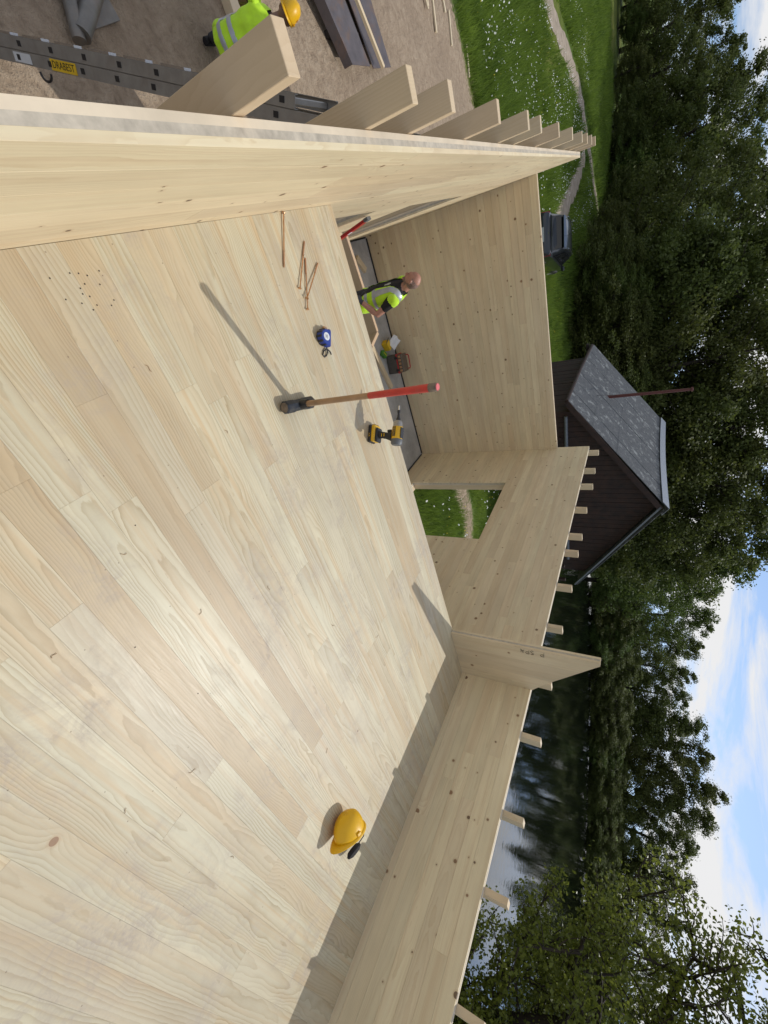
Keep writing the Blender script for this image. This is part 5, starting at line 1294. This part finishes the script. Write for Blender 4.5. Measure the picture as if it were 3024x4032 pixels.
    def near_arm(x, y, z, lim=None):
        """distance to each arm axis and the parameter along it (0 shoulder, 1 elbow, 2 wrist, 3 hand)"""
        P = np.stack([x, y, z], 1); best = np.full(len(x), 9.0); par = np.zeros(len(x))
        for A in (aL, aR):
            for i in range(3):
                a = np.array(A[i]); b = np.array(A[i + 1]); ab = b - a; t = np.clip(((P - a) @ ab) / (ab @ ab), 0, 1.6 if i == 2 else 1)
                d = np.linalg.norm(P - a - t[:, None] * ab, axis=1); k = d < best; best[k] = d[k]; par[k] = (i + t)[k]
        return best, par
    tz0, tz1 = T[0][0][2], J['neck'][2]
    def is_arm(x, y, z):
        d, p = near_arm(x, y, z); return (d < 0.085) & (p > 0.35) & (np.abs(y - 0) > 0.10)
    nkx, nkz = J['neck'][0], J['neck'][2]
    def shirt(x, y, z):
        d, p = near_arm(x, y, z); sl = (d < 0.085) & (p > 0.28); return ((z > tz0 - 0.02) & (z < nkz - 0.005 + 0.03 * (x < nkx)) & ~sl) | ((d < 0.085) & (p <= shirt_sleeve) & (z < nkz))
    shell(me, shirt, 0.006, 'shirt', M['shirt'], root, 0.0012, 1)
    zc = J['legL'][0][2] + 0.09
    shell(me, lambda x, y, z: (z < zc) & ~is_arm(x, y, z), 0.008, 'trousers', M['trousers'], root, 0.002, 2)
    def glove(x, y, z):
        d, p = near_arm(x, y, z); return (d < 0.10) & (p > 1.93)
    shell(me, glove, 0.004, 'gloves', glove_m, root)
    def vest(x, y, z):
        d, p = near_arm(x, y, z); armhole = (d < 0.078) & (p > 0.16)
        op = (x > 0.0) & (np.abs(y - J['torso'][3][0][1]) < (0.085 + 0.02 * np.sin(z * 9))) if vest_open else np.zeros(len(x), bool)
        return (z > tz0 - 0.06) & (z < nkz + 0.01) & ~armhole & ~op & ~((np.abs(y) < 0.075) & (z > nkz - 0.05) & (x > nkx - 0.045))
    vs_ = shell(me, vest, 0.016, 'vest', M['hivis'], root, 0.0035, 3)
    zb1, zb2 = tz0 + 0.10, tz0 + 0.22
    shell(me, lambda x, y, z: vest(x, y, z) & (np.abs(z - zb1) < 0.028), 0.021, 'reflective_band', M['reflect'], vs_, 0.0035, 3)
    shell(me, lambda x, y, z: vest(x, y, z) & (np.abs(z - zb2) < 0.028), 0.021, 'reflective_band', M['reflect'], vs_, 0.0035, 3)
    for s in ((-1, 1) if vest_open else ()):
        shell(me, lambda x, y, z: vest(x, y, z) & (np.abs(y * s - 0.125) < 0.027) & (z > zb2 + 0.02), 0.021, 'reflective_band', M['reflect'], vs_, 0.0035, 3)
    # boots
    for k in 'LR':
        an = V3(*J['leg' + k][2]); b = MB(); b.tube([(an.x - 0.06, an.y, 0.045), (an.x + 0.03, an.y, 0.055), (an.x + 0.12, an.y, 0.045), (an.x + 0.18, an.y, 0.035)], [0.042, 0.050, 0.046, 0.03], 10, flat=0.85)
        b.build('boot', M['soft_black'], root, True)
    HI = np.array(hm_.inverted()); HC = np.array(hc)
    def hl(x, y, z): return (np.stack([x, y, z], 1) - HC) @ HI.T
    if not helmet_on:
        def hair(x, y, z):
            q = hl(x, y, z); return (np.linalg.norm(q, axis=1) < 0.14) & (q[:, 2] > -0.075) & (q[:, 2] < 0.050 - 0.25 * np.maximum(q[:, 0], 0)) & (q[:, 0] < 0.015) & ~((np.abs(q[:, 1]) > 0.068) & (np.abs(q[:, 0]) < 0.02) & (q[:, 2] < 0.03))
        shell(me, hair, 0.0022, 'hair', M['hair'], root)
        def beard(x, y, z):
            q = hl(x, y, z); return (np.linalg.norm(q, axis=1) < 0.15) & (q[:, 2] < -0.055) & (q[:, 0] > 0.0) & (z > nkz + 0.02)
        shell(me, beard, 0.0015, 'stubble', M['stubble'], root)
    return root, me, hp_, hm_
M['stubble'] = simple('grey stubble', (0.24, 0.15, 0.115), 0.8, var=0.25, vscale=80)

J1 = dict(torso=[((0.00, 0, 0.90), 0.165, 0.115), ((0.00, 0, 1.00), 0.165, 0.120), ((0.01, 0, 1.12), 0.160, 0.122), ((0.01, 0, 1.26), 0.172, 0.125), ((0.01, 0, 1.37), 0.180, 0.112), ((0.02, 0, 1.45), 0.130, 0.085), ((0.03, 0, 1.49), 0.07, 0.06)],
          armL=[(0.00, 0.195, 1.40), (-0.095, 0.265, 1.14), (0.10, 0.25, 0.99), (0.175, 0.235, 0.945)], armR=[(0.02, -0.195, 1.40), (-0.05, -0.26, 1.13), (0.00, -0.25, 0.90), (0.02, -0.245, 0.83)],
          legL=[(0.0, 0.095, 0.90), (0.03, 0.11, 0.48), (0.0, 0.12, 0.09)], legR=[(0.0, -0.095, 0.90), (0.05, -0.11, 0.48), (0.03, -0.12, 0.09)], head=(0.085, 0, 1.635), neck=(0.03, 0, 1.50), look=(0.88, -0.36, -0.30))
man, me1, hp1, hm1 = person('bald worker in hi-vis vest and black shirt standing in the sunken room, looking down', (0.47, 5.42, Z0), R(198), J1, M['skin'], False, M['glove'], 0.62)
# printed skull-like motif on the chest of the black shirt
pr = MB(); px = 0.142
for (yy, zz, ry, rz_) in ((0.035, 1.33, 0.030, 0.034), (0.035, 1.285, 0.019, 0.020)):
    pr.lathe([(0.0, 0.004), (1.0, 0.0)], 16, Matrix.Translation((px, yy, zz)) @ Matrix.Rotation(R(90), 4, 'Y') @ Matrix.Diagonal((rz_, ry, 1, 1)))
pr.build('shirt_print', M['print'], man)

J2 = dict(torso=[((-0.08, 0, 0.34), 0.165, 0.125), ((-0.06, 0, 0.46), 0.168, 0.125), ((0.00, 0, 0.58), 0.168, 0.128), ((0.07, 0, 0.70), 0.182, 0.130), ((0.14, 0, 0.80), 0.190, 0.122), ((0.19, 0, 0.86), 0.150, 0.100), ((0.23, 0, 0.90), 0.08, 0.07)],
          armL=[(0.14, 0.205, 0.83), (0.22, 0.31, 0.60), (0.40, 0.26, 0.48), (0.47, 0.24, 0.45)], armR=[(0.12, -0.205, 0.83), (0.02, -0.33, 0.62), (0.10, -0.36, 0.40), (0.12, -0.36, 0.32)],
          legL=[(-0.06, 0.11, 0.36), (0.36, 0.20, 0.47), (0.06, 0.17, 0.09)], legR=[(-0.06, -0.11, 0.36), (0.34, -0.19, 0.47), (0.05, -0.17, 0.09)], head=(0.315, 0, 1.03), neck=(0.23, 0, 0.905), look=(0.90, 0.1, -0.43))
W2L = (-2.32, 5.36, float(ground_z(-2.32, 5.36)))
man2, me2, hp2, hm2 = person('helmeted worker in lime hi-vis vest crouching outside the left wall', W2L, R(98), J2, M['skin_tan'], True, M['redglove'], 0.35, vest_open=False)
h2 = helmet('safety_helmet', 'yellow safety helmet with red sticker worn by the crouching worker outside')
bpy.context.view_layer.update()
man2.scale = (0.92, 0.92, 0.92)
mw = Matrix.Translation(W2L) @ Matrix.Rotation(R(98), 4, 'Z') @ Matrix.Scale(0.92, 4)
R4 = hm2.to_4x4(); h2.matrix_world = mw @ Matrix.Translation(hp2(-0.005, 0, 0.035)) @ R4
MB().lathe([(0.0, 0.002), (0.014, 0.0)], 12, Matrix.Translation((-0.02, -0.098, 0.075)) @ Matrix.Rotation(R(70), 4, 'X')).build('sticker', M['redplastic'], h2)
